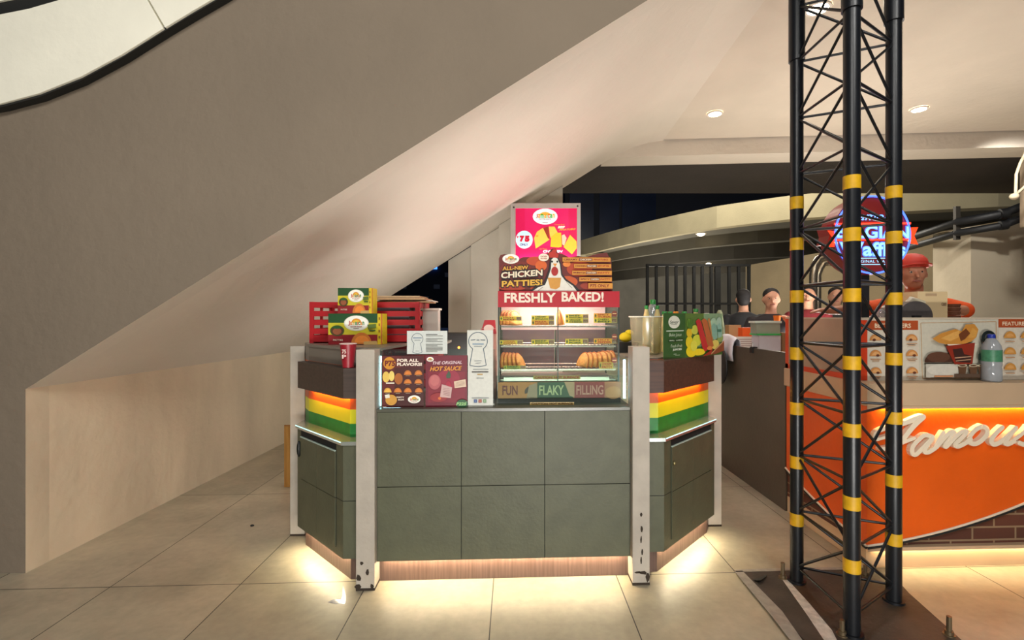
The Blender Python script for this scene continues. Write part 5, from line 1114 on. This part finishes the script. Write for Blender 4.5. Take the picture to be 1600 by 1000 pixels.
    # shirt with sleeves, trousers, shoes
    q = MB(); torso(q, base, [(.50*H,.168*s,.118*s,0),(.54*H,.178*s,.122*s,0),(.60*H,.158*s,.115*s,0),(.70*H,.170*s,.123*s,0),(.78*H,.188*s,.122*s,0),(.82*H,.172*s,.102*s,.01),(.848*H,.082*s,.075*s,.012)], sh, R_)
    for sx,(el,wr,fd,cu_) in zip((-1,1),arms):
        S = R_(sx*.185*s,0,.80*H); E = R_(*el); Wr = R_(*wr); long_ = shirt[0] < 60
        if long_: limb(q,[S,E,E.lerp(Wr,.85)],[.064*s,.052*s,.038*s],sh)
        else: limb(q,[S,S.lerp(E,.9)],[.066*s,.056*s],sh)
    blob(q, vox*1.1, 'shirt', t)
    q = MB(); 
    for sx in (-1,1): limb(q,[R_(sx*.082*s,0,.50*H),R_(sx*.095*s,-.01,.28*H),R_(sx*.095*s,.01,.06*H)],[.100*s,.070*s,.056*s],tr)
    q.ball(R_(0,0,.505*H),(.160*s,.115*s,.09*s),tr); blob(q, vox*1.3, 'trousers', t)
    for sx in (-1,1):
        q = MB(); limb(q,[R_(sx*.095*s,.03,.045),R_(sx*.10*s,-.15*s,.036)],[.044*s,.035*s],blk); blob(q, vox*1.2, 'shoe', t)
    # eyes, brows, mouth
    for sx in (-1,1):
        q = MB(); q.ball(Hh(sx*.031,-.078,.010),.0095*s,M('eye_white',(190,176,162),.3),10,8); e_ = q.build('eye', t)
        q = MB(); q.ball(Hh(sx*.031,-.0865,.010),.0055*s,M('eye_dark',(30,20,16),.3),8,6); q.build('iris', e_)
    q = MB(); q.tube([Hh(-.024,-.087,-.053),Hh(0,-.0925,-.055),Hh(.024,-.087,-.053)],[.003,.006*s,.003],M('lips_muted',(150,84,74),.5),8); q.build('mouth', t)
    q = MB(); q.ball(Hh(0,.022,.052),(.084*s,.090*s,.078*s),hm,18,12); q.ball(Hh(0,.045,.0),(.080*s,.062*s,.085*s),hm,14,10)
    if long_hair: q.ball(Hh(0,.05,-.03),(.082*s,.06*s,.12*s),hm,16,12)
    blob(q, .012, 'hair', t)
    if cap:
        cm = M('cap_red',(186,50,34),.6,noise=.05); q = MB(); q.lathe([(.096*s,.0),(.097*s,.03*s),(.088*s,.062*s),(.062*s,.090*s),(.025*s,.102*s),(.001,.104*s)],Hh(0,.01,.044),cm,28); q.build('cap', t)
        q = MB(); 
        o_ = [Hh(.098*math.cos(a)*1.0, -.045-.105*math.sin(a)*1.0, .048+.012*math.sin(a)) for a in [math.pi*i/16 for i in range(17)]]
        q.ext(o_,(0,0,.007),cm); q.build('cap_brim', t)
    return t
sk1 = (176,120,92)
# worker: right arm (viewer's left) stretched along the counter, left hand by the cream carton
person('person in an orange shirt and red cap working behind the booth counter', 1428, 3.42, 1.70, -.40, sk1, (214,78,14), (40,40,44), (26,20,18),
   [((-.34,-.20,1.345),(-.58,-.30,1.335),(-1,-.3,0),.3),((.29,-.02,1.335),(.10,-.20,1.335),(-.9,-.5,0),.5)], cap=True, vox=.009, tilt=(-.02,-.02))
person('person in a black jacket, back turned, beyond the left end of the dark board', 1163, 5.3, 1.585, math.pi*.9, (186,140,116), (26,28,32), (28,28,32), (20,18,20),
   [((-.25,.0,.98),(-.18,-.18,.95),(.5,-1,0),.6),((.25,.0,.98),(.18,-.18,.95),(-.5,-1,0),.6)], bend=.12)
pB = person('person with short dark hair in dark clothes drinking from an orange cup, behind the tubs', 1204, 4.75, 1.56, -.35, (196,146,120), (34,28,32), (28,28,32), (24,18,18),
   [((-.27,-.06,1.02),(-.16,-.26,1.05),(.6,-1,.1),.6),((.26,-.14,1.10),(.11,-.27,1.235),(-.5,-.5,.9),.7)], bend=.05)
person('person in a dark red shirt, half hidden by the left truss leg', 1262, 5.35, 1.62, -.6, (190,140,112), (110,20,28), (30,30,34), (22,18,18),
   [((-.26,.02,1.0),(-.2,-.2,.96),(.4,-1,0),.5),((.26,.02,1.0),(.2,-.2,.96),(-.4,-1,0),.5)])
person('person in a grey-black top seen between the left and middle truss legs', 1306, 5.7, 1.63, -.5, (184,136,110), (40,42,40), (30,30,34), (30,26,22),
   [((-.26,.02,1.0),(-.2,-.2,.96),(.4,-1,0),.5),((.26,.02,1.0),(.2,-.2,.96),(-.4,-1,0),.5)], long_hair=True)
cpos = P(1214,499,4.40); q = MB(); q.lathe([(.022,0),(.032,.085)],cpos-Vector((0,0,.05)),M('cup_orange',(230,120,30),.4),20); q.build('orange_cup', label='small orange cup held up to the face of the person behind the tubs', cat='cup')
# unseen lights added to brighten booth, pier, passage and parapet
spot('booth_fill', (3.3,3.2,3.15), (3.2,3.6,1.2), 45, NEUT, 130, .8, .05)
spot('pier_fill', W(4.5,4.6,3.1), W(6.2,6.3,1.3), 110, NEUT, 90, .8, .05)  # added spot that brightens the pale wall block
area('passage_fill', W(4.2,8.5,3.3), W(4.4,8.2,0), 1.2, 130, (1,.92,.78))
area('passage_fill', W(3.0,14.5,.3), W(3.0,14.5,3), 3.0, 160, (1,.94,.82))  # added fill for the underside of the flyover
area('parapet_fill', W(4,9.0,8.0), W(3,12.5,3.6), 1.6, 700, (1,.94,.78))  # unseen, added to brighten the parapet
area('passage_fill', W(5.5,19,3.4), W(6.5,26,1.5), 2.0, 420, (1,.95,.82))  # added fill aimed at the far wall
